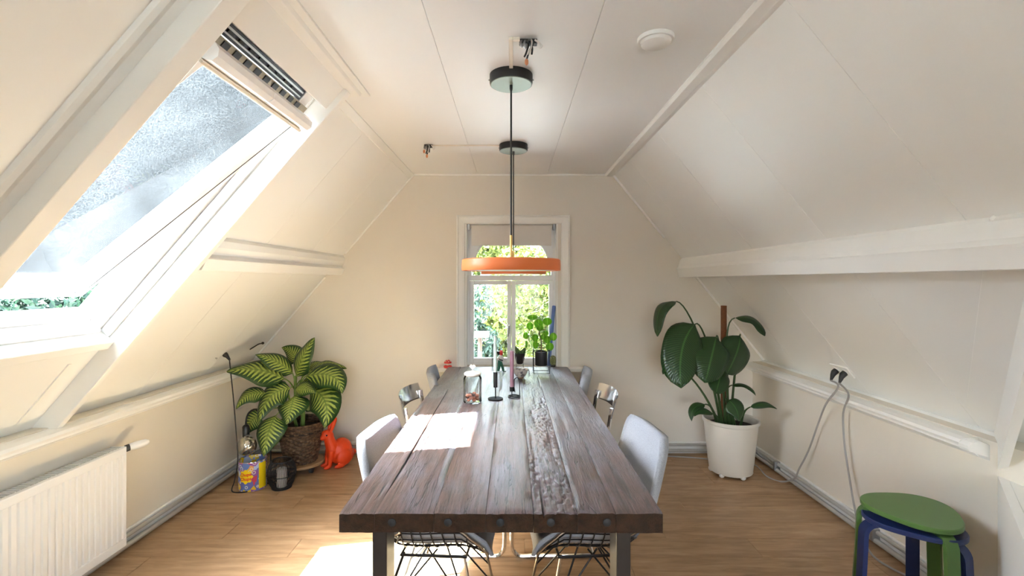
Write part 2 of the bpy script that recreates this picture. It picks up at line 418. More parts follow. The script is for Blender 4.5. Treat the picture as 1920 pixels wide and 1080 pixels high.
# skylight opening
SY0, SY1 = 1.455, 2.235      # lining inside
SU0, SU1 = .10, 1.56
m = MB(); wS = .20
for (y0, y1) in ((YR, SY0-.02), (SY1+.02, YB+.02)): slab(m, L, -.12, 2.25, .022, wS, y0, y1)
for (y0, y1) in ((SY0-.02, SY1+.02),):
    slab(m, L, -.12, SU0-.02, .022, wS, y0, y1); slab(m, L, SU1+.02, 2.25, .022, wS, y0, y1)
wl = struct('wall_left_slope', m, 'slope_white', 'cream painted sloping roof wall on the skylight side', 'wall')
for (y0, y1, u0, u1) in ((YR, -1.2, -.02, 2.16), (-1.2, -.3, -.02, 2.16), (-.3, .55, -.02, 2.16), (.55, 1.36, -.02, 2.16), (1.36, SY0-.02, -.02, 2.16),
        (SY1+.035, 2.86, -.02, 2.16), (2.86, 3.5, -.02, 2.16), (3.5, YB, -.02, 2.16)):
    mk('panel', slab(MB(), L, u0, u1, 0, .021, y0+.0003, y1-.0003), 'slope_white', wl, bevel=.002)
m = MB(); slab(m, R, -.12, 2.25, .022, wS, YR, YB+.02)
wr = struct('wall_right_slope', m, 'slope_white', 'white painted sloping roof wall facing the skylight', 'wall')
for (y0, y1) in ((YR, -1.9), (-1.9, -1.21), (-1.21, -.52), (-.52, .17), (.17, .86), (.86, 1.55), (1.55, 2.24), (2.24, 2.93), (2.93, 3.62), (3.62, YB)):
    mk('panel', slab(MB(), R, -.02, 2.16, 0, .021, y0+.0003, y1-.0003), 'slope_white', wr, bevel=.002)

struct('wall_left', MB().box((XL-.25, YR, -.05), (XL, YB+.02, .80)), 'wall_knee', 'low plastered knee wall behind the radiator', 'wall')
struct('wall_right', MB().box((XR, YR, -.05), (XR+.25, YB+.02, .79)), 'wall_knee', 'low plastered knee wall behind the stacked stools', 'wall')

# back wall with window hole
WX0, WX1, WZ0, WZ1 = -.405, .395, .745, 1.99
m = MB()
m.prism([(-2.5, -.06), (WX0, -.06), (WX0, 2.75), (-1.0, 2.75), (-2.5, 1.2)], lambda p, t: (p[0], t, p[1]), YB, YB+.28)
m.prism([(2.5, -.06), (WX1, -.06), (WX1, 2.75), (1.0, 2.75), (2.5, 1.2)], lambda p, t: (p[0], t, p[1]), YB, YB+.28)
m.box((WX0, YB, -.06), (WX1, YB+.28, WZ0)); m.box((WX0, YB, WZ1), (WX1, YB+.28, 2.75))
struct('wall_back', m, 'wall_beige', 'warm beige gable wall around the window', 'wall')
# rear wall behind the viewer, with a window added to light the room
m = MB()
m.prism([(-2.5, -.06), (-.7, -.06), (-.7, 2.6), (-2.5, 2.0)], lambda p, t: (p[0], t, p[1]), YR-.2, YR)
m.prism([(2.5, -.06), (.7, -.06), (.7, 2.6), (2.5, 2.0)], lambda p, t: (p[0], t, p[1]), YR-.2, YR)
m.box((-.7, YR-.2, -.06), (.7, YR, .6)); m.box((-.7, YR-.2, 1.9), (.7, YR, 2.75))
struct('wall_rear', m, 'wall_beige', 'beige end wall with an added double window', 'wall')
w3 = thing('added_window_3', 'added double window in the unseen end wall, there to let in light', 'window', (0, YR-.1, .6), kind='structure')
for x in (-.7, -.03, .64): mk('mullion', MB().box((x, -.03, 0), (x+.06, .03, 1.3)), 'upvc', w3)
for z in (0, 1.24): mk('rail', MB().box((-.64, -.03, z), (.64, .03, z+.06)), 'upvc', w3)
for x in (-.64, .03): mk('pane', MB().box((x, -.003, .06), (x+.61, .003, 1.24)), 'window_glass', w3)
# trims -------------------------------------------------------------
def trim(n, prof, fn, a, b, label, mat='trim_white', bevel=0):
    return struct('trim_%d' % n, MB().prism(prof, fn, a, b), mat, label, 'trim', bevel)
xz = lambda p, t: (p[0], t, CAMZ+p[1])
# purlins (profile x, z relative to eye height)
prR = [(1.475, .205), (1.452, .180), (1.435, .125), (1.422, .105), (1.425, .098), (1.446, .034), (1.64, .034), (1.60, .21)]
trim(1, prR, xz, YR, YB, 'deep white purlin beam running along the right slope')
prL = [(-1.46, .222), (-1.445, .200), (-1.448, .165), (-1.468, .130), (-1.462, .112), (-1.446, .105), (-1.472, .052), (-1.68, .052), (-1.62, .225)]
trim(2, prL, xz, SY1+.04, YB, 'short cream purlin beam beyond the skylight')
# ledges on the knee walls
lgR = [(2.24, .80), (2.165, .80), (2.145, .785), (2.03, .785), (2.0, .778), (1.992, .765), (2.0, .752), (2.0, .742), (2.03, .728), (2.06, .718), (2.078, .70), (2.24, .70)]
xz0 = lambda p, t: (p[0], t, p[1])
trim(3, lgR, xz0, 2.14, YB, 'moulded white ledge on the right knee wall')
struct('trim_4', MB().prism(lgR[3:], lambda p, t: (p[0]+.012*math.sin(p[1]*90), t, p[1]), 2.09, 2.138), 'trim_white', 'cracked short end piece of the right ledge', 'trim')
lgL = [(-x-.09, z+.01) for x, z in lgR]
trim(5, lgL, xz0, YR, YB, 'moulded cream ledge on the left knee wall above the radiator')
# corner beads
def bead(n, p, q, r, label): return struct('trim_%d' % n, MB().tube([p, q], r, 6), 'trim_white', label, 'trim')
mcR = [(.80, 2.398), (.812, 2.386), (.858, 2.386), (.888, 2.394), (.90, ZC+.01), (.80, ZC+.01)]
trim(6, mcR, xz0, YR, YB, 'flat white cover strip between ceiling and right slope')
mcL = [(-.846, ZC+.005), (-.846, 2.398), (-.878, 2.366), (-.90, 2.372), (-.89, ZC+.01)]
trim(7, mcL, xz0, SY1+.05, YB, 'thin cream corner strip between ceiling and left slope')
bead(8, R(-.0, -.004, YB-.008), R(.70, -.004, YB-.008), .013, 'thin bead along the upper right slope at the gable')
bead(9, R(.95, -.004, YB-.008), R(2.06, -.004, YB-.008), .012, 'thin bead along the lower right slope at the gable')
bead(10, L(0, -.004, YB-.008), L(.90, -.004, YB-.008), .010, 'thin bead along the upper left slope at the gable')
bead(11, L(1.17, -.004, YB-.008), L(2.08, -.004, YB-.008), .010, 'thin bead along the lower left slope at the gable')
struct('trim_12', MB().box((-.85, YB-.012, ZC-.012), (.84, YB, ZC)), 'trim_white', 'thin strip where the ceiling meets the gable wall', 'trim')
# baseboards
struct('baseboard_left', MB().box((XL, YR, 0), (XL+.018, YB, .10)), 'trim_white', 'low painted skirting on the left knee wall', 'baseboard', .004)
struct('baseboard_right', MB().box((XR-.018, YR, 0), (XR, YB, .09)), 'trim_white', 'low painted skirting on the right knee wall', 'baseboard', .004)
struct('baseboard_back', MB().box((XL+.02, YB-.018, 0), (XR-.02, YB, .10)), 'trim_white', 'low painted skirting on the gable wall', 'baseboard', .004)

# diagonal built-in with an opening, in the right corner nearest the viewer
A = V((2.16, 2.15)); dv = V((-.647, -.763)); nv = V((-.763, .647))
def dg(s, z, t=0): p = A+dv*s-nv*t; return V((p.x, p.y, z))
zs = lambda s: .848+.795*s
m = MB()
m.hexa([dg(.10, 0), dg(1.1, 0), dg(1.1, 0, .03), dg(.10, 0, .03), dg(.10, .65), dg(1.1, .65), dg(1.1, .65, .03), dg(.10, .65, .03)])
m.hexa([dg(.0, .65), dg(.10, .65), dg(.10, .65, .03), dg(.0, .65, .03), dg(.0, zs(0)), dg(.10, zs(.1)), dg(.10, zs(.1), .03), dg(.0, zs(0), .03)])
m.hexa([dg(.10, .66), dg(1.1, .66+.77), dg(1.1, .66+.77, .03), dg(.10, .66, .03), dg(.10, zs(.1)), dg(1.1, zs(1.1)), dg(1.1, zs(1.1), .03), dg(.10, zs(.1), .03)])
bi = struct('wall_niche', m, 'trim_white', 'white diagonal panel with a niche beside the stools', 'wall')
mk('sill', MB().hexa([dg(.10, .63, .031), dg(1.1, .63, .031), dg(1.1, .63, .33), dg(.10, .63, .33), dg(.10, .65, .031), dg(1.1, .65, .031), dg(1.1, .65, .33), dg(.10, .65, .33)]), 'trim_white', bi)
def onslope(q): # horizontal point -> slope height
    return V((q.x, q.y, CAMZ+1.229*(1.626-q.x)))
mS = []
for s in (.02, .98):
    for k in (-.03, .085):
        q = onslope(A+dv*s+nv*k); mS.append(q)
nn = V((-sR, 0, -cR))
a, b, c, d = mS
struct('trim_13', MB().hexa([a, b, d, c, a+nn*.018, b+nn*.018, d+nn*.018, c+nn*.018]), 'trim_white', 'slanting white board on the slope beside the niche', 'trim', .003)

# heating pipes along the skirting
def clampm(axis):
    return MB().box((-.012, -.009, -.012), (.012, .009, .058)) if axis == 'y' else MB().box((-.009, -.012, -.012), (.009, .012, .058))
def pipe(label, p, q, r=.0125):
    return tag(mk('heating_pipe', MB().tube([p, q], r, 10), 'pipe_grey', None, True), label, 'pipe', 'heating pipes along the skirting')
pipe('upper grey heating pipe along the left skirting', (XL+.032, .9, .078), (XL+.032, YB-.05, .078))
pipe('lower grey heating pipe along the left skirting', (XL+.040, .9, .030), (XL+.040, YB-.05, .030), .015)
pipe('upper grey heating pipe along the right skirting', (XR-.032, 2.15, .074), (XR-.032, YB-.05, .074))
pipe('lower grey heating pipe along the right skirting', (XR-.042, 2.15, .030), (XR-.042, YB-.05, .030), .015)
pipe('upper grey heating pipe along the gable skirting', (XL+.05, YB-.032, .080), (XR-.05, YB-.032, .080))
pipe('lower grey heating pipe along the gable skirting', (XL+.06, YB-.040, .032), (XR-.06, YB-.040, .032), .015)
for i, (y, lab) in enumerate(((3.70, 'small pipe clip on the right skirting near the white pot'), (2.7, 'small pipe clip on the right skirting near the stools'))):
    tag(mk('pipe_clip', MB().box((XR-.062, y-.012, .024), (XR-.018, y+.012, .094)), 'grey_metal', None, bevel=.003), lab, 'clip')

# ------------------------------------------------------------------ skylight box and roof window
bx = struct('trim_14', slab(slab(MB(), L, -.03, 2.13, -.095, .0, 1.375, SY0), L, -.03, SU1, .0, .2, SY0-.02, SY0), 'trim_white', 'broad cream casing board on the near side of the skylight', 'trim', .004)
struct('trim_15', MB().prism([(1.315, 0), (1.319, -.014), (1.333, -.022), (1.350, -.018), (1.374, -.03), (1.374, 0)], lambda p, t: tuple(L(t, p[1], p[0])), -.02, 2.12), 'trim_white', 'rounded moulding beside the near skylight casing', 'trim', smooth=True)
struct('trim_16', slab(slab(MB(), L, -.03, 2.13, -.095, .0, SY1, SY1+.034), L, -.03, SU1, .0, .2, SY1, SY1+.02), 'trim_white', 'cream casing board on the far side of the skylight', 'trim', .004)
# header above the window
m = MB(); slab(m, L, -.03, SU0, -.07, .02, SY0, SY1); slab(m, L, SU0-.02, SU0, .02, .2, SY0, SY1)
struct('trim_17', m, 'trim_white', 'cream header board above the skylight', 'trim', .003)
struct('trim_18', MB().prism([(-.88, 2.30), (-.80, 2.378), (-.74, 2.382), (-.72, ZC), (-.90, ZC)], xz0, 1.2, SY1+.10), 'trim_white', 'stepped moulding between ceiling and skylight header', 'trim', .003)
struct('trim_19', MB().box((-.74, 1.2, ZC-.012), (-.70, SY1+.14, ZC)), 'trim_white', 'flat strip on the ceiling beside the skylight', 'trim', .002)
# apron below the window
m = MB(); slab(m, L, SU1, SU1+.05, -.035, .12, SY0, SY1)
struct('trim_20', m, 'trim_white', 'projecting white shelf moulding under the skylight', 'trim', .006)
m = MB(); slab(m, L, SU1+.05, 2.14, -.004, .02, SY0, SY1)
ap = struct('trim_21', m, 'slope_white', 'cream panel between skylight and ledge', 'trim')
mk('groove_strip', slab(MB(), L, SU1+.14, 2.05, -.010, -.004, SY1-.115, SY1-.10), 'trim_white', ap)
mk('groove_strip', slab(MB(), L, SU1+.14, 2.05, -.010, -.004, SY0+.10, SY0+.115), 'trim_white', ap)

wn1 = thing('window_1', 'white roof window standing ajar in the left slope', 'window', L(.83, .1, (SY0+SY1)/2), kind='structure')
oW = L(.83, .1, (SY0+SY1)/2)
LW = lambda u, w, y: L(u, w, y)-oW
fr = MB()
slab(fr, LW, SU0, SU1, .055, .20, SY0, SY0+.035); slab(fr, LW, SU0, SU1, .055, .20, SY1-.022, SY1)
mk('frame_stile', slab(MB(), LW, SU0, SU1, .05, .175, SY0, SY0+.035), 'white_gloss', wn1, bevel=.003)
mk('frame_stile', slab(MB(), LW, SU0, SU1, .05, .175, SY1-.03, SY1), 'white_gloss', wn1, bevel=.003)
mk('frame_stile', slab(MB(), LW, SU0, SU1, .0, .046, SY1-.012, SY1), 'white_gloss', wn1, bevel=.003)
mk('frame_sill', slab(slab(MB(), LW, SU1-.045, SU1, .10, .165, SY0+.035, SY1-.03), LW, SU1-.02, SU1, .03, .10, SY0+.035, SY1-.03), 'white_gloss', wn1, bevel=.004)
mk('frame_head', slab(MB(), LW, SU0, SU0+.085, .055, .22, SY0+.035, SY1-.03), 'white_gloss', wn1)
# hardware rail in the gap at the top
mk('hardware_rail', slab(MB(), LW, SU0+.002, SU0+.05, -.005, .05, SY0+.005, SY1-.10), 'hardware_grey', wn1, bevel=.002)
mk('hardware_ridge', slab(MB(), LW, SU0+.012, SU0+.020, -.012, -.005, SY0+.01, SY1-.12), 'steel', wn1)
mk('hardware_ridge', slab(MB(), LW, SU0+.034, SU0+.040, -.012, -.005, SY0+.01, SY1-.12), 'steel', wn1)
hm = slab(MB(), LW, 0, .010, -.012, -.004, 0, .03).mesh('hardware_clip')
sh = LW(0, 0, 0)
for k in range(9):
    o = link('hardware_clip', hm, 'black_plastic', wn1); o.location = LW(SU0+.022, 0, SY0+.05+k*.065)-sh
mk('rail_end_cover', slab(MB(), LW, SU0+.002, SU0+.06, -.006, .05, SY1-.095, SY1-.032), 'white_plastic', wn1)
mk('slot_rail', slab(MB(), LW, SU0+.055, SU0+.088, -.02, .03, SY0+.02, SY1-.032), 'hardware_tan', wn1)
sm = slab(MB(), LW, 0, .024, -.025, -.015, 0, .034).mesh('rail_slot')
for k in range(10):
    o = link('rail_slot', sm, 'black_plastic', wn1); o.location = LW(SU0+.059, 0, SY0+.05+k*.066)-sh
# sash, turned about its middle so the foot swings out
sash = bpy.data.objects.new('sash', None); COL.objects.link(sash); sash.parent = wn1
tilt = math.radians(10.6)
def SL(a, w, y): # a along the sash from pivot (positive down), w outwards
    th = math.atan2(sL, cL)-tilt
    return V((-math.cos(th)*a-math.sin(th)*w, y, -math.sin(th)*a+math.cos(th)*w))
hy = (SY1-SY0)/2
y0s, y1s = -hy+.042, hy-.040
H0, H1 = -.635, .655
for (a0, a1, b0, b1, nm) in ((H0, H1, y0s, y0s+.062, 'sash_stile'), (H0, H1, y1s-.062, y1s, 'sash_stile'), (H0, H0+.06, y0s+.062, y1s-.062, 'sash_rail'), (H1-.075, H1, y0s+.062, y1s-.062, 'sash_rail')):
    mk(nm, slab(MB(), SL, a0, a1, -.028, .035, b0, b1), 'white_gloss', sash, bevel=.005)
for (a0, a1, b0, b1) in ((H0, H1, y1s-.026, y1s-.0), (H0, H1, y0s, y0s+.026), (H1-.03, H1, y0s+.03, y1s-.03)):
    mk('sash_lip', slab(MB(), SL, a0, a1, .036, .062, b0, b1), 'white_gloss', sash, bevel=.003)
mk('pane', slab(MB(), SL, H0+.05, H1-.065, .004, .012, y0s+.052, y1s-.052), 'dusty_glass', sash)
for (a0, a1, b0, b1) in ((H0+.05, H1-.028, y1s-.026, y1s-.0215), (H1-.033, H1-.028, y0s+.03, y1s-.026)):  # dark strips draw the shade in the sash seams
    mk('seam_shade', slab(MB(), SL, a0, a1, -.0295, -.027, b0, b1), 'rubber', sash)
# ventilation bar with its two rounded halves
for (b0, b1) in ((y0s-.0, -.0), (.006, y1s+.0)):
    prof = [(H0-.032, -.035), (H0-.03, -.062), (H0-.012, -.078), (H0+.012, -.076), (H0+.026, -.060), (H0+.032, -.046), (H0+.022, -.040), (H0+.0, -.030)]
    mk('vent_flap', MB().prism(prof, lambda p, t: tuple(SL(p[0], p[1], t)), b0, b1), 'white_gloss', sash, smooth=True)
mk('vent_bar', slab(MB(), SL, H0+.032, H0+.046, -.062, -.028, y0s, y1s), 'lid_cream', sash, bevel=.003)
portal('skylight_portal', L(.83, .26, (SY0+SY1)/2), V((sL, 0, -cL)), 1.5, .85)

# ------------------------------------------------------------------ gable window
wn2 = thing('window_2', 'white casement window with arched top light and blind in the gable', 'window', (0, YB, WZ0), kind='structure')
def W2(name, mb, mat, bevel=0, parent=wn2, smooth=False):
    mb.v = [(x, y-YB, z-WZ0) for x, y, z in mb.v]; return mk(name, mb, mat, parent, smooth, bevel)
# casing: moulded architrave
CX0, CX1, CZ1 = -.478, .498, 2.052
arch_prof = [(0, 0), (0, -.022), (.012, -.030), (.022, -.022), (.05, -.018), (.066, -.014), (.074, -.006), (.074, 0)]
W2('casing', MB().prism(arch_prof, lambda p, t: (CX0+p[0], YB+p[1], t if t < 1 else CZ1-p[0]), WZ0, CZ1), 'trim_white')
W2('casing', MB().prism(arch_prof, lambda p, t: (CX1-p[0], YB+p[1], t if t < 1 else CZ1-p[0]), WZ0, CZ1), 'trim_white')
W2('casing', MB().prism(arch_prof, lambda p, t: ((CX0+p[0]) if t < 0 else (CX1-p[0]), YB+p[1], CZ1-p[0]), -1, 1), 'trim_white')
W2('sill', MB().box((-.63, YB-.085, .712), (.615, YB+.14, .744)), 'trim_white', .006)
YF = YB+.09                     # face of the frame
W2('reveal', MB().box((WX0-.001, YB-.001, WZ0), (WX0+.012, YF+.12, WZ1)), 'trim_white')
W2('reveal', MB().box((WX1-.012, YB-.001, WZ0), (WX1+.001, YF+.12, WZ1)), 'trim_white')
W2('reveal', MB().box((WX0, YB-.001, WZ1-.012), (WX1, YF+.12, WZ1+.001)), 'trim_white')
# frame with arched top light
g0, g1 = WX0+.012, WX1-.012
zt = CAMZ+.045; cxw = (g0+g1)/2
m = MB()
rA = .352; zA = CAMZ+.096; N = 24
arc = [(cxw+rA*math.cos(PI-PI*i/N), zA+rA*math.sin(PI-PI*i/N)) for i in range(N+1)]
top = WZ1-.012
def strip(mb, inner, y0, y1):
    n = len(inner)
    for i in range(n-1):
        (xa, za), (xb, zb) = inner[i], inner[i+1]
        mb.hexa([(xa, y0, za), (xb, y0, zb), (xb, y1, zb), (xa, y1, za), (xa, y0, top), (xb, y0, top), (xb, y1, top), (xa, y1, top)])
strip(m, arc, YF, YF+.06)
m.box((g0, YF, zt), (arc[0][0], YF+.06, top)); m.box((arc[-1][0], YF, zt), (g1, YF+.06, top))
W2('top_light_frame', m, 'upvc')
bead_ = [(cxw+(rA-.006)*math.cos(PI-PI*i/N), YF+.012, zA+(rA-.006)*math.sin(PI-PI*i/N)) for i in range(N+1)]
W2('arch_bead', MB().tube(bead_, .011, 6), 'upvc', smooth=True)
W2('transom', MB().box((g0, YF-.012, CAMZ+.005), (g1, YF+.06, zt+.006)), 'upvc', .004)
W2('pane', MB().box((cxw-rA, YF+.03, zt), (cxw+rA, YF+.036, zA+rA)), 'window_glass')
W2('frame_side', MB().box((g0, YF, WZ0), (g0+.02, YF+.06, CAMZ+.005)), 'upvc'); W2('frame_side', MB().box((g1-.02, YF, WZ0), (g1, YF+.06, CAMZ+.005)), 'upvc')
W2('frame_sill', MB().box((g0+.02, YF, WZ0), (g1-.02, YF+.06, WZ0+.018)), 'upvc')
for sx, (a, b) in enumerate(((g0+.021, cxw-.001), (cxw+.001, g1-.021))):
    s = bpy.data.objects.new('casement', None); COL.objects.link(s); s.parent = wn2
    z0, z1 = WZ0+.019, CAMZ+.004; fw = .036
    for (xa, xb, za, zb, nm) in ((a, a+fw, z0, z1, 'sash_stile'), (b-fw, b, z0, z1, 'sash_stile'), (a+fw, b-fw, z0, z0+.04, 'sash_rail'), (a+fw, b-fw, z1-fw, z1, 'sash_rail')):
        W2(nm, MB().box((xa, YF-.014, za), (xb, YF+.045, zb)), 'upvc', .005, s)
    W2('pane', MB().box((a+fw-.004, YF+.015, z0+.036), (b-fw+.004, YF+.021, z1-fw+.004)), 'window_glass', 0, s)
hd = W2('window_handle', MB().box((cxw-.028, YF-.022, 1.02), (cxw-.010, YF-.014, 1.10)), 'steel', .002)
W2('lever', MB().tube([(cxw-.019, YF-.02, 1.085), (cxw-.021, YF-.045, 1.08), (cxw-.030, YF-.047, 1.0)], [.008, .009, .007], 8), 'grey_metal', 0, hd, True)
W2('upper_catch', MB().box((cxw-.01, YF-.022, CAMZ-.035), (cxw+.006, YF-.014, CAMZ-.0)), 'white_plastic', .002)
# roller blind
bl = thing('roller_blind', 'off white roller blind half lowered over the arched window light', 'blind', (cxw, YB+.05, CAMZ+.50))
mk('roller', MB().tube([(-.36, 0, -.02), (.36, 0, -.02)], .016, 12), 'blind_cloth', bl, True)
mk('cloth', MB().box((-.348, -.0175, -.185), (.348, -.016, -.02)), 'blind_cloth', bl)
mk('bottom_bar', MB().box((-.348, -.022, -.192), (.348, -.012, -.184)), 'blind_cloth', bl, bevel=.002)
for s in (-1, 1): mk('bracket', MB().box((s*.372-.009, -.03, -.055), (s*.372+.009, .02, .005)), 'grey_metal', bl, bevel=.002)
mk('pull_cord', MB().tube([(.366, -.01, -.05), (.366, -.01, -.62)], .0018, 5), 'white_plastic', bl)
portal('gable_portal', (cxw, YB+.35, 1.37), V((0, -1, 0)), .8, 1.3)
portal('rear_portal', (0, YR-.3, 1.25), V((0, 1, 0)), 1.4, 1.3)

# ------------------------------------------------------------------ dining table
TX0, TX1, TY0, TY1, TZ = -.541, .472, 1.5, 4.05, .76
tb = thing('dining_table', 'long rustic table of reclaimed wood planks on steel legs', 'table', (0, 0, 0))
seams = [TX0, -.430, -.245, -.082, .067, .205, .325, TX1]
TH = .062
def plank(i, x0, x1):
    nx, ny = (12, 150) if i != 4 else (26, 520); rough = 1.0 if i != 4 else 1.6
    vs_, fs = [], []
    e0 = random.random()*50
    for j in range(ny+1):
        y = TY0+(TY1-TY0)*j/ny
        ye = y
        for k in range(nx+1):
            t = k/nx
            jx0 = .004*(noise.noise((y*6, x0*9, e0))) if i else .004*noise.noise((y*5, 1, e0))
            jx1 = .004*(noise.noise((y*6, x1*9, e0+3)))
            xa = x0+.0006+.8*max(0, jx0-.0008); xb = x1-.0006-.8*max(0, jx1-.0008)
            x = xa+(xb-xa)*t
            z = TZ+.0022*noise.noise((x*22, y*1.6, e0))*1.0
            z += -.0045*rough*max(0, noise.noise((x*38, y*4, e0+9))-.12)
            if rough > 1.2: z += -.0075*max(0, noise.noise((x*85, y*34, 3))+.05)*max(.25, min(1, .55+1.2*noise.noise((x*9, y*2.2, 8))))
            cr = noise.noise((x*55, y*1.3, e0+20))
            if cr > .42: z -= .010*(cr-.42)/.3
            if k in (0, nx): z -= .0015+.004*max(0, noise.noise((y*9, i+k, 7)))
            if j == 0: ye = TY0+.003*noise.noise((x*30, 0, 5)); z -= .003
            vs_.append((x, ye, z))
    W = nx+1
    for j in range(ny):
        for k in range(nx): fs.append((j*W+k, j*W+k+1, (j+1)*W+k+1, (j+1)*W+k))
    # sides and bottom
    rim = [k for k in range(W)]+[j*W+nx for j in range(1, ny+1)]+[ny*W+k for k in range(nx-1, -1, -1)]+[j*W for j in range(ny-1, 0, -1)]
    base = len(vs_)
    zb = TZ-TH+.004*noise.noise((i*3.1, 0, 0))
    for r in rim: x, y, z = vs_[r]; vs_.append((x, y, zb))
    n = len(rim)
    for q in range(n): fs.append((rim[q], base+q, base+(q+1) % n, rim[(q+1) % n]))
    fs.append(tuple(range(base, base+n)))
    mb = MB(); mb.add(vs_, fs)
    return mk('plank', mb, 'reclaimed_wood', tb, smooth=True)
for i in range(7): plank(i, seams[i], seams[i+1])
bolt = MB().lathe([(.0, .0), (.0135, 0), (.0125, .002), (.006, .004), (0, .0045)], 10, cap=False).mesh('bolt')
for px in (735, 840, 938, 1033, 1138):
    o = link('bolt', bolt, 'rubber', tb, True); o.location = ((px-960)/600, TY0-.0005, TZ-.03); o.rotation_euler = (PI/2, 0, 0)
for (yc) in (1.655, 3.85):
    for (x0, x1) in ((-.466, -.418), (.348, .396)):
        mk('leg', MB().box((x0, yc-.055, .012), (x1, yc+.055, TZ-TH-.008)), 'leg_steel', tb, bevel=.004)
    mk('foot_bar', MB().box((-.466, yc-.055, 0), (.396, yc+.055, .011)), 'leg_steel', tb, bevel=.003)
    mk('top_plate', MB().box((-.48, yc-.06, TZ-TH-.009), (.41, yc+.06, TZ-TH-.0065)), 'leg_steel', tb)

# ------------------------------------------------------------------ chairs
def rod(mb, a, b, r=.005): return mb.tube([a, b], r, 7)
# wire shell: u across (-1..1), v along the profile 0 (seat front) .. 1 (back top); local +X is the front
PROF = spline([(.235, .405), (.21, .435), (.10, .437), (-.05, .425), (-.16, .435), (-.225, .50), (-.262, .60), (-.295, .72), (-.325, .835)] and
              [(.235, 0, .362), (.21, 0, .392), (.10, 0, .394), (-.05, 0, .384), (-.16, 0, .400), (-.225, 0, .50), (-.262, 0, .60), (-.295, 0, .72), (-.325, 0, .835)], 6)
PL = [0]
for i in range(1, len(PROF)): PL.append(PL[-1]+(PROF[i]-PROF[i-1]).length)
def prof_at(v):
    s = v*PL[-1]
    for i in range(1, len(PROF)):
        if PL[i] >= s-1e-9:
            t = (s-PL[i-1])/(PL[i]-PL[i-1]); p = PROF[i-1].lerp(PROF[i], t); d = (PROF[i]-PROF[i-1]).normalized()
            return p, V((-d.z, 0, d.x))*-1
    return PROF[-1], V((1, 0, 0))
def half(v):
    w = .25-.04*max(0, (v-.45)/.55)
    if v < .12: w -= .075*(1-math.sqrt(max(0, 1-((.12-v)/.12)**2)))
    if v > .90: w -= .07*(1-math.sqrt(max(0, 1-((v-.90)/.10)**2)))
    if .42 < v < .6: w -= .02*math.sin(PI*(v-.42)/.18)
    return w
def shell(u, v, off=0, k=1.0):
    p, n = prof_at(v)
    curl = min(1, .12+v/.14)*(.125 if v < .40 else .125-.085*min(1, (v-.40)/.2))*abs(u)**5
    q = p+V((0, half(v)*u*k, 0))+n*(curl-off)
    return q
def wire_chair(name, label, loc, rz):
    t = thing(name, label, 'chair', loc, rz, 'upholstered wire chairs around the table')
    # upholstery pad
    mb = MB(); nu, nv_ = 14, 34; g = []
    for off in (.003, -.030):
        for i in range(nv_+1):
            v = .015+.97*i/nv_
            for j in range(nu+1):
                u = -1+2*j/nu
                e = 1 if off > -.02 else 1-.35*max(0, abs(u)-.82)/.18
                edge = min(1, min(v-.0, 1-v)/.03)
                g.append(shell(u, v, (off if v < .5 else off+.012*min(1, (v-.5)/.1)) if off > -.02 else -.008-.022*edge*(e if abs(u) < .999 else .35), .955+.06*min(1, max(0, (v-.45)/.1))))
    W = nu+1; Lr = (nv_+1)*W; fs = []
    for lay in (0, Lr):
        for i in range(nv_):
            for j in range(nu): fs.append((lay+i*W+j, lay+i*W+j+1, lay+(i+1)*W+j+1, lay+(i+1)*W+j))
    rim = list(range(W))+[i*W+nu for i in range(1, nv_+1)]+[nv_*W+j for j in range(nu-1, -1, -1)]+[i*W for i in range(nv_-1, 0, -1)]
    for q in range(len(rim)): a, b = rim[q], rim[(q+1) % len(rim)]; fs.append((a, b, b+Lr, a+Lr))
    mb.add(g, fs); mk('upholstery', mb, 'fabric_grey', t, 'all')
    # wires
    mb = MB()
    for u in (-.97, -.90, -.80, -.62, -.42, -.21, 0, .21, .42, .62, .80, .90, .97):
        mb.tube([shell(u, .004+.54*i/18, .008, 1.02) for i in range(19)], .003, 5)
    for i in range(1, 11):
        v = i*.05
        mb.tube([shell(math.copysign(abs(-1+2*j/24)**.6, -1+2*j/24), v, .011, 1.025) for j in range(25)], .003, 5)
    o = mk('wire_shell', mb, 'black_rod', t, True); o['kind'] = 'stuff'
    out = [shell(-1, .54*v/20, .008, 1.02) for v in range(21)]+[shell(-1+2*j/10, .54, .013) for j in range(1, 10)]+[shell(1, .54*v/20, .008, 1.02) for v in range(20, -1, -1)]+[shell(1-2*j/10, 0, .008) for j in range(1, 10)]
    mk('rim', MB().tube(out, .0042, 7, closed=True), 'bronze_rod', t, True)
    # rod base
    S = {}
    for sx in (-1, 1):
        for sy in (-1, 1):
            foot = V((.215 if sx > 0 else -.235, .21*sy, .008))
            topa = V((.14 if sx > 0 else -.11, .17*sy, .366))
            lg = mk('leg', rod(MB(), foot, topa, .0062), 'bronze_rod' if sx > 0 else 'black_rod', t, True)
            mk('brace', rod(rod(MB(), foot+V((0, 0, .004)), V((.02*sx, .02*sy, .364)), .0042), foot.lerp(topa, .30), V((-.02*sx, .13*sy, .364)), .004), 'black_rod', t, True)
            mk('foot_cap', MB().lathe([(.009, 0), (.012, .003), (.010, .012), (.006, .016)], 8, tuple(foot-V((0, 0, .008)))), 'black_plastic', lg, True)
    fr_ = [(.15, .18, .364), (.15, -.18, .364), (-.12, -.18, .360), (-.12, .18, .360)]
    mk('seat_frame', MB().tube(fr_, .0065, 7, closed=True), 'black_rod', t, True)
    return t
wire_chair('dining_chair', 'grey upholstered wire chair with its back in the sun, nearest on the skylight side', (-.32, 2.14, 0), math.radians(-5))
wire_chair('dining_chair', 'grey upholstered wire chair nearest the green stool side of the table', (.325, 2.14, 0), math.radians(185))
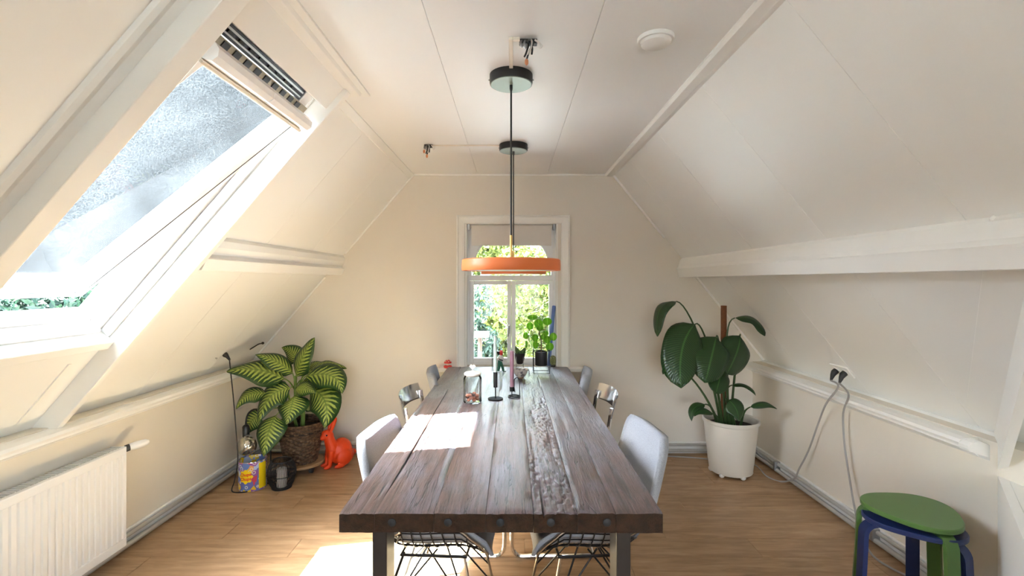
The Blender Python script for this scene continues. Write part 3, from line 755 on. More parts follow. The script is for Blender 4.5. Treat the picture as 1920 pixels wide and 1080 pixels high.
wire_chair('dining_chair', 'pale grey chair by the window end, on the side of the variegated plant', (-.30, 3.60, 0), math.radians(8))
wire_chair('dining_chair', 'pale grey chair by the window end, on the side of the white pot', (.255, 3.56, 0), math.radians(170))

def tube_chair(label, loc, rz):
    t = thing('metal_chair', label, 'chair', loc, rz, 'chrome tube chairs in the middle of the table')
    for sy in (-1, 1):
        y = .225*sy
        path = spline([(-.30, y*.98, .80), (-.27, y, .62), (-.215, y, .46), (-.15, y, .435)], 5)+spline([(.10, y, .435), (.19, y, .425), (.225, y, .39), (.232, y, .30)], 5)+spline([(.236, y, .12), (.232, y, .05), (.20, y, .012), (.13, y, .012)], 5)+spline([(-.16, y, .012), (-.20, y, .012)], 3)
        mk('side_frame', MB().tube(path, .011, 8), 'chrome', t, True)
    mk('floor_bar', MB().tube([(-.20, -.225, .012), (-.20, .225, .012)], .011, 8), 'chrome', t, True)
    mk('stretcher', MB().tube([(.05, -.225, .425), (.05, .225, .425)], .009, 8), 'chrome', t, True)
    # curved polished back band
    mb = MB(); g = []; n = 20
    for lay in (0, 1):
        for k, z in enumerate((.755, .775, .805, .835, .850)):
            for j in range(n+1):
                a = -1+2*j/n
                g.append((-.305-.055*(1-a*a)-.004*lay-(z-.8)*.25, .235*a, z-.008*abs(a)**3))
    W = n+1; Lr = 5*W; fs = []
    for lay in (0, Lr):
        for k in range(4):
            for j in range(n): fs.append((lay+k*W+j, lay+k*W+j+1, lay+(k+1)*W+j+1, lay+(k+1)*W+j))
    rim = list(range(W))+[k*W+n for k in range(1, 5)]+[4*W+j for j in range(n-1, -1, -1)]+[k*W for k in range(3, 0, -1)]
    for q in range(len(rim)): a, b = rim[q], rim[(q+1) % len(rim)]; fs.append((a, b, b+Lr, a+Lr))
    mk('back_band', mb.add(g, fs), 'chrome', t, True)
    sp = [(.20, -.21), (.215, -.17), (.215, .17), (.20, .21), (-.17, .205), (-.19, .17), (-.19, -.17), (-.17, -.205)]
    mk('seat', MB().prism(sp, lambda p, z: (p[0], p[1], z), .446, .462), 'white_gloss', t, bevel=.005)
    return t
tube_chair('chrome chair with curved metal back behind the sunlit grey chair', (-.275, 2.80, 0), 0)
tube_chair('chrome chair with curved metal back behind the grey chair on the stool side', (.235, 2.80, 0), PI)

# ------------------------------------------------------------------ pendant lamps
def pendant(label, D, x, cordx):
    t = thing('pendant_lamp', label, 'lamp', (x, D, ZC), 0, 'orange disc pendants over the table')
    mk('ceiling_rose', MB().lathe([(.094, -.042), (.096, -.036), (.096, -.0005)], 40), 'black_metal', t, True)
    mk('rose_cover', MB().lathe([(.001, -.0445), (.090, -.0445), (.092, -.0425)], 40), 'rose_green', t, True)
    mk('cord_grip', MB().lathe([(.004, -.075), (.007, -.062), (.007, -.045)], 10), 'black_plastic', t, True)
    zt_ = CAMZ+.097-ZC
    mk('cord', MB().tube([(0, 0, -.06), (0, 0, zt_+.105)], .0042, 8), 'cord_black', t, True)
    mk('stem', MB().tube([(0, 0, zt_), (0, 0, zt_+.108)], .0065, 10), 'brass', t, True)
    sh_ = mk('lamp_shade', MB().lathe([(.0075, zt_+.004), (.10, zt_+.003), (.214, zt_), (.219, zt_-.004), (.2205, zt_-.025), (.2205, zt_-.047), (.218, zt_-.051), (.212, zt_-.051), (.210, zt_-.045), (.010, zt_-.043)], 72, cap=False), 'orange_lacquer', t, True)
    mk('diffuser', MB().lathe([(.001, zt_-.049), (.200, zt_-.049), (.209, zt_-.046)], 48, cap=False), 'white_plastic', t, True)
    for a in (0, PI): mk('rose_screw', MB().ball((.098*math.cos(a), .098*math.sin(a), -.022), .004, 8, 6), 'steel', t)
    return t
pendant('nearer orange disc pendant lamp with brass stem', 2.15, -.004, 0)
pendant('farther orange disc pendant lamp, mostly hidden behind the nearer one', 3.25, .010, 0)
# ceiling conduits and loose wiring
cd = thing('cable_duct', 'white angled cable duct between the nearer ceiling rose and junction box', 'duct', (0, 2.05, ZC))
mk('duct_run', MB().box((-.012, -.24, -.012), (.004, 0.02, 0)), 'lid_cream', cd, bevel=.002)
mk('duct_turn', MB().box((.004, -.24, -.012), (.03, -.224, 0)), 'lid_cream', cd, bevel=.002)
cd2 = tag(mk('cable_duct', MB().box((-.545, 3.245, ZC-.008), (-.088, 3.257, ZC)), 'lid_cream', None, bevel=.002), 'thin straight cable duct from the farther ceiling rose', 'duct')
def junction(label, x, y, s):
    t = thing('junction_box', label, 'wiring', (x, y, ZC), 0)
    mk('terminal_block', MB().box((-.034*s, -.012, -.018), (.034*s, .016, 0)), 'black_plastic', t, bevel=.003)
    specs = [('black_plastic', [(-.01, -.014, -.008), (0, -.03, -.03), (-.008, -.03, -.062), (-.016, -.026, -.078)]),
             ('black_plastic', [(.012, -.014, -.01), (.016, -.028, -.03), (.004, -.03, -.055), (-.006, -.028, -.085)]),
             ('steel', [(.0, -.014, -.006), (.012, -.034, -.02), (.008, -.034, -.05), (-.004, -.03, -.072)]),
             ('grey_metal', [(-.026, -.014, -.01), (-.03, -.026, -.026), (-.026, -.028, -.04), (-.02, -.024, -.03)]),
             ('grey_metal', [(-.012, -.014, -.01), (-.016, -.03, -.028), (-.012, -.03, -.046), (-.004, -.026, -.03)]),
             ('white_plastic', [(.026, -.014, -.008), (.038, -.026, -.024), (.044, -.028, -.044), (.05, -.024, -.034), (.04, -.02, -.02)]),
             ('black_plastic', [(.006, -.016, -.02), (.014, -.03, -.045), (.012, -.03, -.07)])]
    for mt, pts in specs: mk('wire', MB().tube(spline([(a*s, b, c*s) for a, b, c in pts], 4), .0038, 6), mt, t, True)
    mk('connector', MB().lathe([(.003, -.012), (.007, -.006), (.007, .006), (.004, .011)], 8, (-.007*s, -.027, -.097*s)), 'copper', t, True)
    if s < 1: mk('connector', MB().lathe([(.003, -.012), (.007, -.006), (.007, .006), (.004, .011)], 8, (-.03*s, -.025, -.06*s)), 'copper', t, True)
junction('open junction box with loose black wires beside the nearer ceiling rose', .062, 1.835, 1.0)
junction('small open junction box with loose wires left of the farther ceiling rose', -.565, 3.25, .85)
sd = thing('smoke_detector', 'round white smoke detector on the ceiling', 'detector', (.545, 1.82, ZC))
mk('body', MB().lathe([(.001, -.030), (.045, -.029), (.054, -.024), (.058, -.012)], 36), 'white_plastic', sd, True)
mk('mount_ring', MB().lathe([(.066, -.014), (.068, -.008), (.068, -.0002)], 36), 'white_plastic', sd, True)

# ------------------------------------------------------------------ radiator
rd = thing('radiator', 'white ribbed panel radiator under the skylight', 'radiator', (XL, 0, 0))
RXF, RY_0, RY_1, RZ0, RZ1 = .108, 1.30, 2.56, .075, .60
prof = []; pitch = .0335; y = RY_0+.02
prof.append((RXF-.012, RY_0)); prof.append((RXF-.004, RY_0+.004))
while y < RY_1-.03:
    prof += [(RXF-.004, y), (RXF-.011, y+.005), (RXF-.011, y+.009), (RXF-.004, y+.014)]; y += pitch
prof += [(RXF-.004, RY_1-.004), (RXF-.012, RY_1), (RXF-.03, RY_1), (RXF-.03, RY_0)]
mk('front_panel', MB().prism(prof, lambda p, t: (p[0], p[1], t), RZ0+.045, RZ1-.04), 'radiator_white', rd)
for a, b in ((RZ0, RZ0+.045), (RZ1-.04, RZ1)): mk('panel_border', MB().box((RXF-.03, RY_0, a), (RXF-.002, RY_1, b)), 'radiator_white', rd, bevel=.004)
mk('back_panel', MB().box((.022, RY_0, RZ0+.01), (.034, RY_1, RZ1-.01)), 'radiator_white', rd)
for yy in (RY_0-.002, RY_1-.004): mk('side_cover', MB().box((.02, yy, RZ0+.02), (RXF-.005, yy+.006, RZ1+.002)), 'radiator_white', rd, bevel=.002)
tg_ = mk('top_grille', MB().box((.02, RY_0, RZ1-.006), (RXF-.03, RY_1, RZ1-.002)), 'steel', rd)
gs = MB().box((.022, 0, RZ1-.002), (RXF-.03, .004, RZ1+.001)).mesh('grille_slat')
for k in range(62): link('grille_slat', gs, 'radiator_white', tg_, loc=(0, RY_0+.01+k*.02, 0))
vl = mk('valve', MB().tube([(.055, RY_1, .572), (.055, RY_1+.03, .572)], .010, 10), 'brass', rd, True)
mk('valve_collar', MB().tube([(.055, RY_1+.03, .572), (.062, RY_1+.048, .574)], .016, 12), 'chrome', vl, True)
mk('valve_ring', MB().tube([(.062, RY_1+.046, .574), (.072, RY_1+.062, .577)], .019, 12), 'black_plastic', vl, True)
mk('thermostat_head', MB().tube([(.072, RY_1+.060, .577), (.09, RY_1+.085, .580), (.118, RY_1+.12, .585), (.126, RY_1+.13, .586)], [.019, .022, .018, .010], 14), 'white_plastic', vl, True)
mk('return_valve', MB().tube([(.055, RY_1, .10), (.055, RY_1+.03, .10), (.045, RY_1+.035, .08)], .011, 10), 'steel', rd, True)
for k, yy in enumerate((1.5, 2.35)): mk('wall_bracket', MB().box((.0005, yy, .15), (.022, yy+.03, .52)), 'radiator_white', rd)

# ------------------------------------------------------------------ plant helpers
def leaf_mesh(p0, p1, ctrl, width, face, cup=.12, shape='ovate', n=14, m=8, ripple=.0):
    p0, p1, ctrl, face = V(p0), V(p1), V(ctrl), V(face)
    pts = []; uvs = []
    seed = random.random()*40
    for i in range(n+1):
        t = i/n
        c = p0*(1-t)**2+ctrl*2*t*(1-t)+p1*t*t
        tg = ((ctrl-p0)*2*(1-t)+(p1-ctrl)*2*t).normalized()
        side = tg.cross(face)
        side = side.normalized() if side.length > 1e-4 else V((1, 0, 0))
        nrm = side.cross(tg).normalized()
        if shape == 'ovate': w = (math.sin(PI*min(1, t**.72)))**.75 * (1-.25*t)*1.12
        elif shape == 'paddle': w = (1-(abs(2*t-1))**3.2)**.8*(1-.12*t)
        else: w = math.sin(PI*t)**.6
        w = max(w, .012)*width/2
        for k in range(m+1):
            a = -1+2*k/m
            rp = ripple*width*math.sin(9*t+seed+2*a)*abs(a)**1.5
            pts.append(c+side*a*w-nrm*(cup*width*abs(a)**1.6*min(1, w/(width*.35)))+nrm*rp)
            uvs.append((k/m, t))
    W = m+1
    fs = [(i*W+k, i*W+k+1, (i+1)*W+k+1, (i+1)*W+k) for i in range(n) for k in range(m)]
    me = bpy.data.meshes.new('leaf'); me.from_pydata([tuple(p) for p in pts], [], fs)
    uvl = me.uv_layers.new(name='UVMap')
    for l in me.loops: uvl.data[l.index].uv = uvs[l.vertex_index]
    return me
def leaf(parent, mat, p0, p1, ctrl, width, face, cup=.12, shape='ovate', ripple=0, name='leaf', thick=.0012):
    o = link(name, leaf_mesh(p0, p1, ctrl, width, face, cup, shape, ripple=ripple), mat, parent, 'all')
    s = o.modifiers.new('thickness', 'SOLIDIFY'); s.thickness = thick; s.offset = 0
    return o

# ------------------------------------------------------------------ variegated plant in a basket on a caddy
bk = V((-1.66, 3.78, 0))
cad = thing('plant_caddy', 'round wooden plant caddy on black wheels', 'caddy', bk)
mk('platform', MB().lathe([(.165, .052), (.17, .056), (.17, .068), (.165, .072)], 32), 'caddy_wood', cad, True)
for k in range(4):
    a = PI/4+k*PI/2+.25; wx, wy = .125*math.cos(a), .125*math.sin(a)
    wv = mk('wheel', MB().tube([(wx-.012, wy, .0255), (wx+.012, wy, .0255)], .0255, 14), 'rubber', cad, True)
    mk('fork', MB().box((wx-.016, wy-.012, .03), (wx+.016, wy+.012, .0515)), 'black_metal', wv)
bs = thing('wicker_basket', 'dark woven wicker basket holding the variegated plant', 'basket', bk+V((0, 0, .072)))
rows = 44; seg = 60
def bmod(i, k): return .0035*math.sin(PI*(i+k*1.0))+.002*math.sin(k*2.1+i)
prof = []
for i in range(rows+1):
    z = .31*i/rows; r = .118+.058*(i/rows)**.9
    prof.append((r, z))
wm = MB()
vs_ = []
for i, (r, z) in enumerate(prof):
    for k in range(seg):
        a = 2*PI*k/seg; ph = (i//2+k//1)
        rr = r+.004*(1 if (i//2+k//2) % 2 else -1)*(1 if i % 2 else .5)
        vs_.append((rr*math.cos(a+.02*i), rr*math.sin(a+.02*i), z))
fs = [(i*seg+k, i*seg+(k+1) % seg, (i+1)*seg+(k+1) % seg, (i+1)*seg+k) for i in range(rows) for k in range(seg)]+[tuple(range(seg))[::-1]]
wm.add(vs_, fs); mk('weave', wm, 'wicker', bs)
mk('rim', MB().tube([(.176*math.cos(2*PI*k/40), .176*math.sin(2*PI*k/40), .31) for k in range(40)], .0075, 8, closed=True), 'wicker', bs, True)
mk('soil', MB().lathe([(.166, .235), (.167, .255), (.09, .268), (.001, .272)], 24), 'soil', bs, True)
pl = thing('variegated_plant', 'bushy plant with yellow veined green leaves in the wicker basket', 'plant', bk+V((0, 0, .33)))
def inv(o): return V(o)
P0 = bk+V((0, 0, .33))
stemtop = at(553, 705, 3.74)
mk('stem', MB().tube([V((0.01, 0, -.015)), V((.02, -.01, .12)), at(554, 745, 3.74)-P0, stemtop-P0], [.018, .016, .013, .009], 10), 'stalk_green', pl, True)
mk('stem', MB().tube([V((-.02, -.02, -.01)), at(545, 760, 3.70)-P0, at(540, 735, 3.66)-P0], [.013, .010, .006], 8), 'stalk_green', pl, True)
FW = V((0, -1, .35))
# base px, tip px, base depth, tip depth, width px, control offset px (x,y), facing
DL = [((533, 710), (425, 697), 3.62, 3.38, 46, (-2, -18), (.0, -.8, .75)),
      ((549, 700), (479, 665), 3.70, 3.52, 32, (2, -10), (.2, -.8, .7)),
      ((557, 680), (528, 652), 3.86, 3.98, 30, (8, -8), (.1, -1, .2)),
      ((556, 706), (590, 633), 3.72, 3.66, 36, (-10, 0), (-.4, -1, .2)),
      ((572, 692), (614, 681), 3.84, 3.92, 22, (-4, -8), (0, -.6, 1)),
      ((574, 700), (650, 691), 3.80, 3.84, 30, (0, -22), (0, -.5, 1)),
      ((572, 706), (642, 738), 3.68, 3.52, 44, (24, -28), (.2, -.9, .65)),
      ((583, 728), (608, 803), 3.66, 3.46, 52, (24, -16), (.25, -1, .35)),
      ((553, 732), (592, 738), 3.58, 3.50, 26, (-2, -12), (0, -.9, .6)),
      ((552, 742), (537, 796), 3.56, 3.40, 48, (2, -8), (0, -1, .4)),
      ((544, 728), (486, 790), 3.60, 3.42, 48, (-16, -22), (-.25, -1, .45)),
      ((498, 738), (443, 767), 3.54, 3.40, 30, (-10, -18), (-.1, -.9, .7)),
      ((517, 780), (494, 857), 3.50, 3.34, 50, (-4, -12), (-.1, -1, .3)),
      ((490, 776), (458, 818), 3.62, 3.58, 34, (-6, -10), (-.2, -1, .3)),
      ((570, 760), (594, 776), 3.80, 3.84, 18, (4, -8), (.2, -1, .5)),
      ((568, 715), (600, 752), 3.88, 3.95, 40, (16, -10), (.2, -1, .4))]
for (b, tp, db, dt, w, (cx_, cy_), face) in DL:
    p0 = at(*b, db); p1 = at(*tp, dt); mid = (p0+p1)/2+V((cx_*db/F*1.2, 0, -cy_*db/F*1.2))
    lf = leaf(pl, 'leaf_variegated', p0-P0, p1-P0, mid-P0, w*(db+dt)/2/F*1.2, face, .14, ripple=.03)
    root = stemtop.lerp(P0, random.uniform(.05, .55))-P0
    if b[0] < 530 and b[1] > 730: root = at(543, 765, 3.70)-P0
    mid2 = root.lerp(p0-P0, .55)+V((0, 0, .03))
    mk('stalk', MB().tube(bez(root, mid2, mid2, p0-P0, 8), [.0062-.0003*k for k in range(9)], 6), 'stalk_green', lf, True)

# ------------------------------------------------------------------ hare figurine
hp = V((-1.425, 3.85, 0))
hr = thing('hare_figurine', 'bright orange sitting hare figurine on the floor by the gable wall', 'figurine', hp, math.radians(42)); hr.scale = (.95, .95, 1.06)
m = MB()   # local: faces -x/-y (towards the viewer's left), +x is the rump
RY = Matrix.Rotation
m.ball((.055, .0, .105), .10, 16, 12, (.95, .74, 1.0), Quaternion((0, 1, 0), .5).to_matrix())
m.ball((.085, 0, .075), .082, 16, 12, (1, .95, .9))
m.ball((-.018, 0, .125), .062, 16, 12, (.85, .85, 1.25))
m.tube([(-.02, 0, .15), (-.04, 0, .20), (-.05, 0, .235)], [.052, .043, .040], 14)
m.ball((-.058, 0, .245), .045, 16, 12, (1.2, .82, .92), Quaternion((0, 1, 0), .35).to_matrix())
m.ball((-.098, 0, .232), .022, 12, 10, (1.1, .95, .9))
for s in (-1, 1):
    m.tube([(-.035, s*.032, .13), (-.048, s*.034, .07), (-.052, s*.034, .018)], [.028, .019, .016], 12)
    m.ball((-.072, s*.035, .015), .019, 12, 8, (1.7, .95, .78))
    m.ball((.06, s*.062, .07), .062, 14, 10, (1.1, .5, 1.0))
    m.ball((.015, s*.075, .016), .020, 12, 8, (2.5, .95, .8))
    m.tube([(-.038, s*.018, .275), (-.022, s*.026, .32), (-.005, s*.032, .355), (.004, s*.034, .375)], [.014, .019, .015, .005], 10)
m.ball((.165, 0, .075), .026, 12, 8)
hb = mk('body', m, 'orange_paint', hr, 'all')
rm = hb.modifiers.new('remesh', 'REMESH'); rm.mode = 'VOXEL'; rm.voxel_size = .0048; rm.use_smooth_shade = True
smo = hb.modifiers.new('smooth', 'SMOOTH'); smo.factor = .5; smo.iterations = 4
for s in (-1, 1): mk('eye', MB().ball((-.078, s*.034, .253), .0065, 10, 8), 'black_plastic', hr, True)

# ------------------------------------------------------------------ lantern, tin, bulb lamp
ln = thing('lantern', 'black wire lantern with a grey candle on the floor', 'lantern', (-1.655, 3.45, 0))
prf = [(.060, .004), (.078, .035), (.094, .085), (.096, .125), (.086, .165), (.068, .195)]
mb = MB()
for k in range(60):
    a = 2*PI*k/60; mb.tube([(r*math.cos(a), r*math.sin(a), z) for r, z in prf], .0021, 4)
o = mk('wire_cage', mb, 'black_metal', ln); o['kind'] = 'stuff'
mk('base', MB().lathe([(.064, 0), (.068, .003), (.068, .008), (.06, .010)], 32), 'black_metal', ln, True)
mk('top_ring', MB().tube([(.066*math.cos(2*PI*k/36), .066*math.sin(2*PI*k/36), .197) for k in range(36)], .005, 8, closed=True), 'black_metal', ln, True)
mk('middle_ring', MB().tube([(.0965*math.cos(2*PI*k/36), .0965*math.sin(2*PI*k/36), .10) for k in range(36)], .003, 6, closed=True), 'black_metal', ln, True)
cn = tag(mk('candle', MB().lathe([(.034, .0), (.034, .125), (.030, .130), (.004, .128)], 24), 'candle_white', None, True, loc=(-1.655, 3.45, .0105)), 'thick pale candle inside the black wire lantern', 'candle')
mk('wick', MB().tube([(0, 0, .125), (.001, 0, .142)], .0014, 5), 'black_plastic', cn)

tn = thing('sweets_tin', 'colourful printed sweets tin with yellow emblem and red lettering', 'tin', (-1.868, 3.46, 0))
tr_, th_ = .092, .205
mk('can', MB().lathe([(.001, .0015), (tr_-.004, 0), (tr_, .003), (tr_, th_-.002), (tr_-.003, th_), (tr_-.006, th_-.004), (tr_-.006, .01), (.001, .008)], 48, cap=False), 'tin_print', tn, True)
mk('rim', MB().tube([(tr_*math.cos(2*PI*k/40), tr_*math.sin(2*PI*k/40), th_) for k in range(40)], .0028, 6, closed=True), 'chrome', tn, True)
a0 = math.atan2(-3.46, 1.868)
def wrap(x, z, d): # x metres to the right as seen, at angle facing the viewer
    a = a0+x/tr_; return V(((tr_+d)*math.cos(a), (tr_+d)*math.sin(a), z))
def patch(fn, nseg, cx, cz, d, mat, nm):
    ringp = [(cx, cz)]+[fn(2*PI*k/nseg) for k in range(nseg)]
    vs_ = []
    # three rings so the emblem follows the curve of the tin
    rings = [[(cx+(x-cx)*q, cz+(z-cz)*q) for x, z in ringp[1:]] for q in (.35, .7, 1)]
    pts = [wrap(cx, cz, d)]+[wrap(x, z, d) for rg in rings for x, z in rg]
    fs = [(0, 1+k, 1+(k+1) % nseg) for k in range(nseg)]
    for q in range(2):
        for k in range(nseg): fs.append((1+q*nseg+k, 1+(q+1)*nseg+k, 1+(q+1)*nseg+(k+1) % nseg, 1+q*nseg+(k+1) % nseg))
    return mk(nm, MB().add(pts, fs), mat, tn)
ec, ez = -.048, .108
patch(lambda a: (ec+(.046+.005*math.cos(8*a))*math.cos(a), ez+(.046+.005*math.cos(8*a))*math.sin(a)), 64, ec, ez, .0008, 'yellow_print', 'emblem')
mbp = MB()
pts = []; 
for i in range(7):
    for z in (.012, th_-.012): pts.append(wrap(.038+.062*i/6, z, .0006))
mk('yellow_band', mbp.add(pts, [(2*i, 2*i+2, 2*i+3, 2*i+1) for i in range(6)]), 'yellow_print', tn)
def lettering(txt, cx, cz, size, rot):
    cu = bpy.data.curves.new('lettering', 'FONT'); cu.body = txt; cu.size = size; cu.align_x = 'CENTER'; cu.align_y = 'CENTER'; cu.offset = .0009; cu.resolution_u = 3
    ob = bpy.data.objects.new('lettering_curve', cu); COL.objects.link(ob)
    bpy.context.view_layer.update()
    me = bpy.data.meshes.new_from_object(ob.evaluated_get(bpy.context.evaluated_depsgraph_get()))
    bpy.data.objects.remove(ob); me.materials.clear()
    for v in me.vertices:
        x, z = v.co.x, v.co.y+.10*v.co.x
        v.co = wrap(cx+x, cz+z, .0016)
    return link('lettering', me, 'red_print', tn)
lettering('Chupa', ec, ez+.015, .030, 0); lettering('Chups', ec, ez-.016, .030, 0)

lm = thing('bulb_lamp', 'black bent rod lamp with a large smoked globe bulb over the tin', 'lamp', (-1.84, 3.66, 0))
lo = V((-1.84, 3.66, 0))
gb = at(463, 836, 3.50)-lo
mk('base', MB().lathe([(.055, 0), (.058, .004), (.055, .012), (.01, .016)], 28), 'black_metal', lm, True)
sk = gb+V((.004, .012, .085))
mk('rod', MB().tube([V((0, 0, .012)), V((0, 0, .3))]+spline([at(483, 800, 3.66)-lo, at(482, 772, 3.64)-lo, at(476, 768, 3.60)-lo, at(464, 778, 3.54)-lo, at(461, 797, 3.51)-lo], 5), .0055, 8), 'black_metal', lm, True)
so = at(461, 797, 3.51)-lo
mk('socket', MB().tube([so+V((0, 0, .004)), so+V((0, 0, -.004)), so+V((0, 0, -.012)), so+V((0, 0, -.082))], [.010, .020, .024, .024], 18), 'black_plastic', lm, True)
pm('mirror_glass', (.60, .57, .48), .10, .88, var=.12, scale=18)
bb = mk('bulb', MB().ball(tuple(gb), .068, 28, 18), 'mirror_glass', lm, 'all')
mk('bulb_neck', MB().tube([so+V((0, 0, -.080)), gb+V((0, 0, .060))], [.017, .026], 16), 'steel', lm, True)
mk('filament', MB().tube(spline([gb+V((0, 0, .05)), gb+V((.012, 0, .0)), gb+V((-.008, -.012, -.02)), gb+V((.012, .01, -.03)), gb+V((0, 0, .02))], 6), .004, 6), 'brass', lm, True)
# black flex from the socket on the left slope
sp0 = at(423, 667, 3.22)
ray = at(423, 667, 1.0)-V((0, 0, CAMZ))
# point where that sight line meets the slope
def hit_left(px, py):
    k = (px-960)/F; q = (527-py)/F
    D = 1.65/(abs(k)+q/1.157); return V((k*D, D, CAMZ+q*D))
def hit_right(px, py):
    k = (px-960)/F; q = (527-py)/F
    D = 1.626/(k+q/1.229); return V((k*D, D, CAMZ+q*D))
h1 = hit_left(421, 664); inn = V((sL, 0, -cL))
cf = thing('power_cord', 'black flex hanging from its plug on the slope beside the tin', 'cord', h1)
mk('plug', MB().tube([V((0, 0, 0)), inn*.012, inn*.020+V((.004, 0, -.004)), inn*.035+V((.012, 0, -.02))], [.019, .019, .013, .007], 12), 'black_plastic', cf, True)
pth = [h1+inn*.035+V((.012, 0, -.02)), at(431, 683, h1.y-.10), at(437, 740, h1.y-.14), at(442, 800, h1.y-.16), at(446, 860, h1.y-.16), at(440, 900, 3.42)]
fy = lambda px, py: at(px, py, F*(CAMZ-.006)/(py-527))
pth += [fy(435, 921), fy(455, 923), fy(475, 918), fy(497, 906)]
e = V((-1.757, 3.50, .006)); pth += [e, V((-1.75, 3.60, .006)), V((-1.80, 3.66, .010))]
mk('flex', MB().tube([p-h1 for p in spline(pth, 5)], .0042, 6), 'cord_black', cf, True)
h2 = hit_left(491, 642)
cf2 = thing('cable_stub', 'short black cable stub on the slope above the variegated plant', 'cable', h2)
q2 = hit_left(468, 655)
mk('plug', MB().ball((inn*.010), .011, 10, 8, (1, 1.3, 1)), 'black_plastic', cf2, True)
mk('flex', MB().tube([p-h2 for p in spline([h2+inn*.012, hit_left(483, 643)+inn*.014, hit_left(477, 648)+inn*.008, q2+inn*.002], 5)], .0048, 6), 'cord_black', cf2, True)
for px, py in ((404, 671),): tag(mk('wall_hook', MB().tube([(0, 0, 0), tuple(inn*.012), tuple(inn*.014+V((0, 0, .01)))], .004, 6), 'grey_metal', None, True, loc=hit_left(px, py)), 'tiny grey hook on the left slope near the plug', 'hook')

# ------------------------------------------------------------------ bird of paradise plant in white pot
pp = V((1.69, 3.71, 0))
pt = thing('plant_pot', 'tapered white plastic pot on small ball castors', 'pot', pp)
mk('bowl', MB().lathe([(.001, .022), (.145, .02), (.155, .026), (.195, .395), (.205, .400), (.208, .412), (.206, .424), (.199, .427), (.190, .420), (.186, .40), (.165, .10), (.001, .09)], 56, cap=False), 'pot_white', pt, True)
for a in (-2.45, -1.35, -.25, .8, 1.8, 2.8): mk('castor', MB().ball((.140*math.cos(a), .140*math.sin(a), .021), .021, 12, 10), 'white_plastic', pt, True)
mk('soil', MB().lathe([(.184, .355), (.185, .365), (.08, .375), (.001, .378)], 28), 'soil', pt, True)
ps = thing('bird_of_paradise', 'tall plant with big dark paddle leaves in the white pot', 'plant', pp+V((0, 0, .37)))
Q0 = pp+V((0, 0, .37))
pa, pb = at(1357, 800, 3.74), at(1357, 578, 3.74)
tag(mk('moss_pole', MB().tube([V((0, 0, -.12)), V((0, 0, (pb-pa).z))], .022, 14), 'moss_pole', None, True, loc=V((pa.x, 3.74, pa.z+.02))), 'brown coir moss pole standing in the white pot', 'pole')
SLV = [  # base px, tip px, base D, tip D, width px, control offset px, face, shape, petiole root px
    ((1268, 565), (1233, 631), 3.60, 3.52, 36, (-26, -34), (-.9, -.35, .35), 'paddle', (1352, 800)),
    ((1303, 608), (1277, 728), 3.52, 3.34, 70, (-22, -22), (-.1, -1, .25), 'paddle', (1355, 800)),
    ((1343, 632), (1322, 718), 3.50, 3.36, 68, (4, -14), (.05, -1, .3), 'paddle', (1360, 802)),
    ((1388, 630), (1362, 702), 3.58, 3.46, 60, (12, -8), (.25, -1, .25), 'paddle', (1370, 802)),
    ((1378, 596), (1434, 630), 3.64, 3.52, 26, (16, -24), (.2, -.6, 1), 'paddle', (1364, 800)),
    ((1354, 692), (1342, 738), 3.54, 3.44, 38, (2, -6), (-.1, -1, .3), 'paddle', (1368, 800)),
    ((1373, 722), (1417, 742), 3.62, 3.50, 14, (10, -16), (.2, -.5, 1), 'ovate', (1372, 800)),
    ((1366, 750), (1385, 790), 3.54, 3.46, 34, (10, -4), (.1, -1, .3), 'ovate', (1378, 805)),
    ((1407, 763), (1457, 767), 3.54, 3.46, 16, (4, -14), (0, -.6, 1), 'ovate', (1388, 806)),
    ((1322, 758), (1297, 790), 3.58, 3.50, 17, (-18, -14), (-.2, -.7, .9), 'ovate', (1345, 804)),
    ((1338, 776), (1302, 781), 3.54, 3.48, 14, (-10, -16), (-.1, -.7, .9), 'ovate', (1348, 806)),
    ((1260, 688), (1243, 702), 3.78, 3.80, 14, (-6, -4), (-.3, -1, .4), 'ovate', (1350, 800)),
    ((1362, 640), (1378, 705), 3.72, 3.66, 40, (6, -6), (.2, -1, .2), 'paddle', (1366, 800))]
for (b, tp, db, dt, w, (cx_, cy_), face, shp, rt) in SLV:
    p0 = at(*b, db); p1 = at(*tp, dt); mid = (p0+p1)/2+V((cx_*db/F, 0, -cy_*db/F))
    lf = leaf(ps, 'leaf_paddle', p0-Q0, p1-Q0, mid-Q0, w*(db+dt)/2/F*1.1, face, .10, shp, ripple=.035)
    r0 = at(*rt, 3.66)-Q0; r0.z = max(.0, r0.z); pe = p0-Q0
    c1 = r0+V(((pe.x-r0.x)*.25, (pe.y-r0.y)*.3, (pe.z-r0.z)*.55)); c2 = pe-(mid-p0).normalized()*.10*min(1, (pe-r0).length/.4)
    mk('stalk', MB().tube(bez(r0, c1, c2, pe, 12), [.0105-.0005*k for k in range(13)], 7), 'stalk_dark', lf, True)

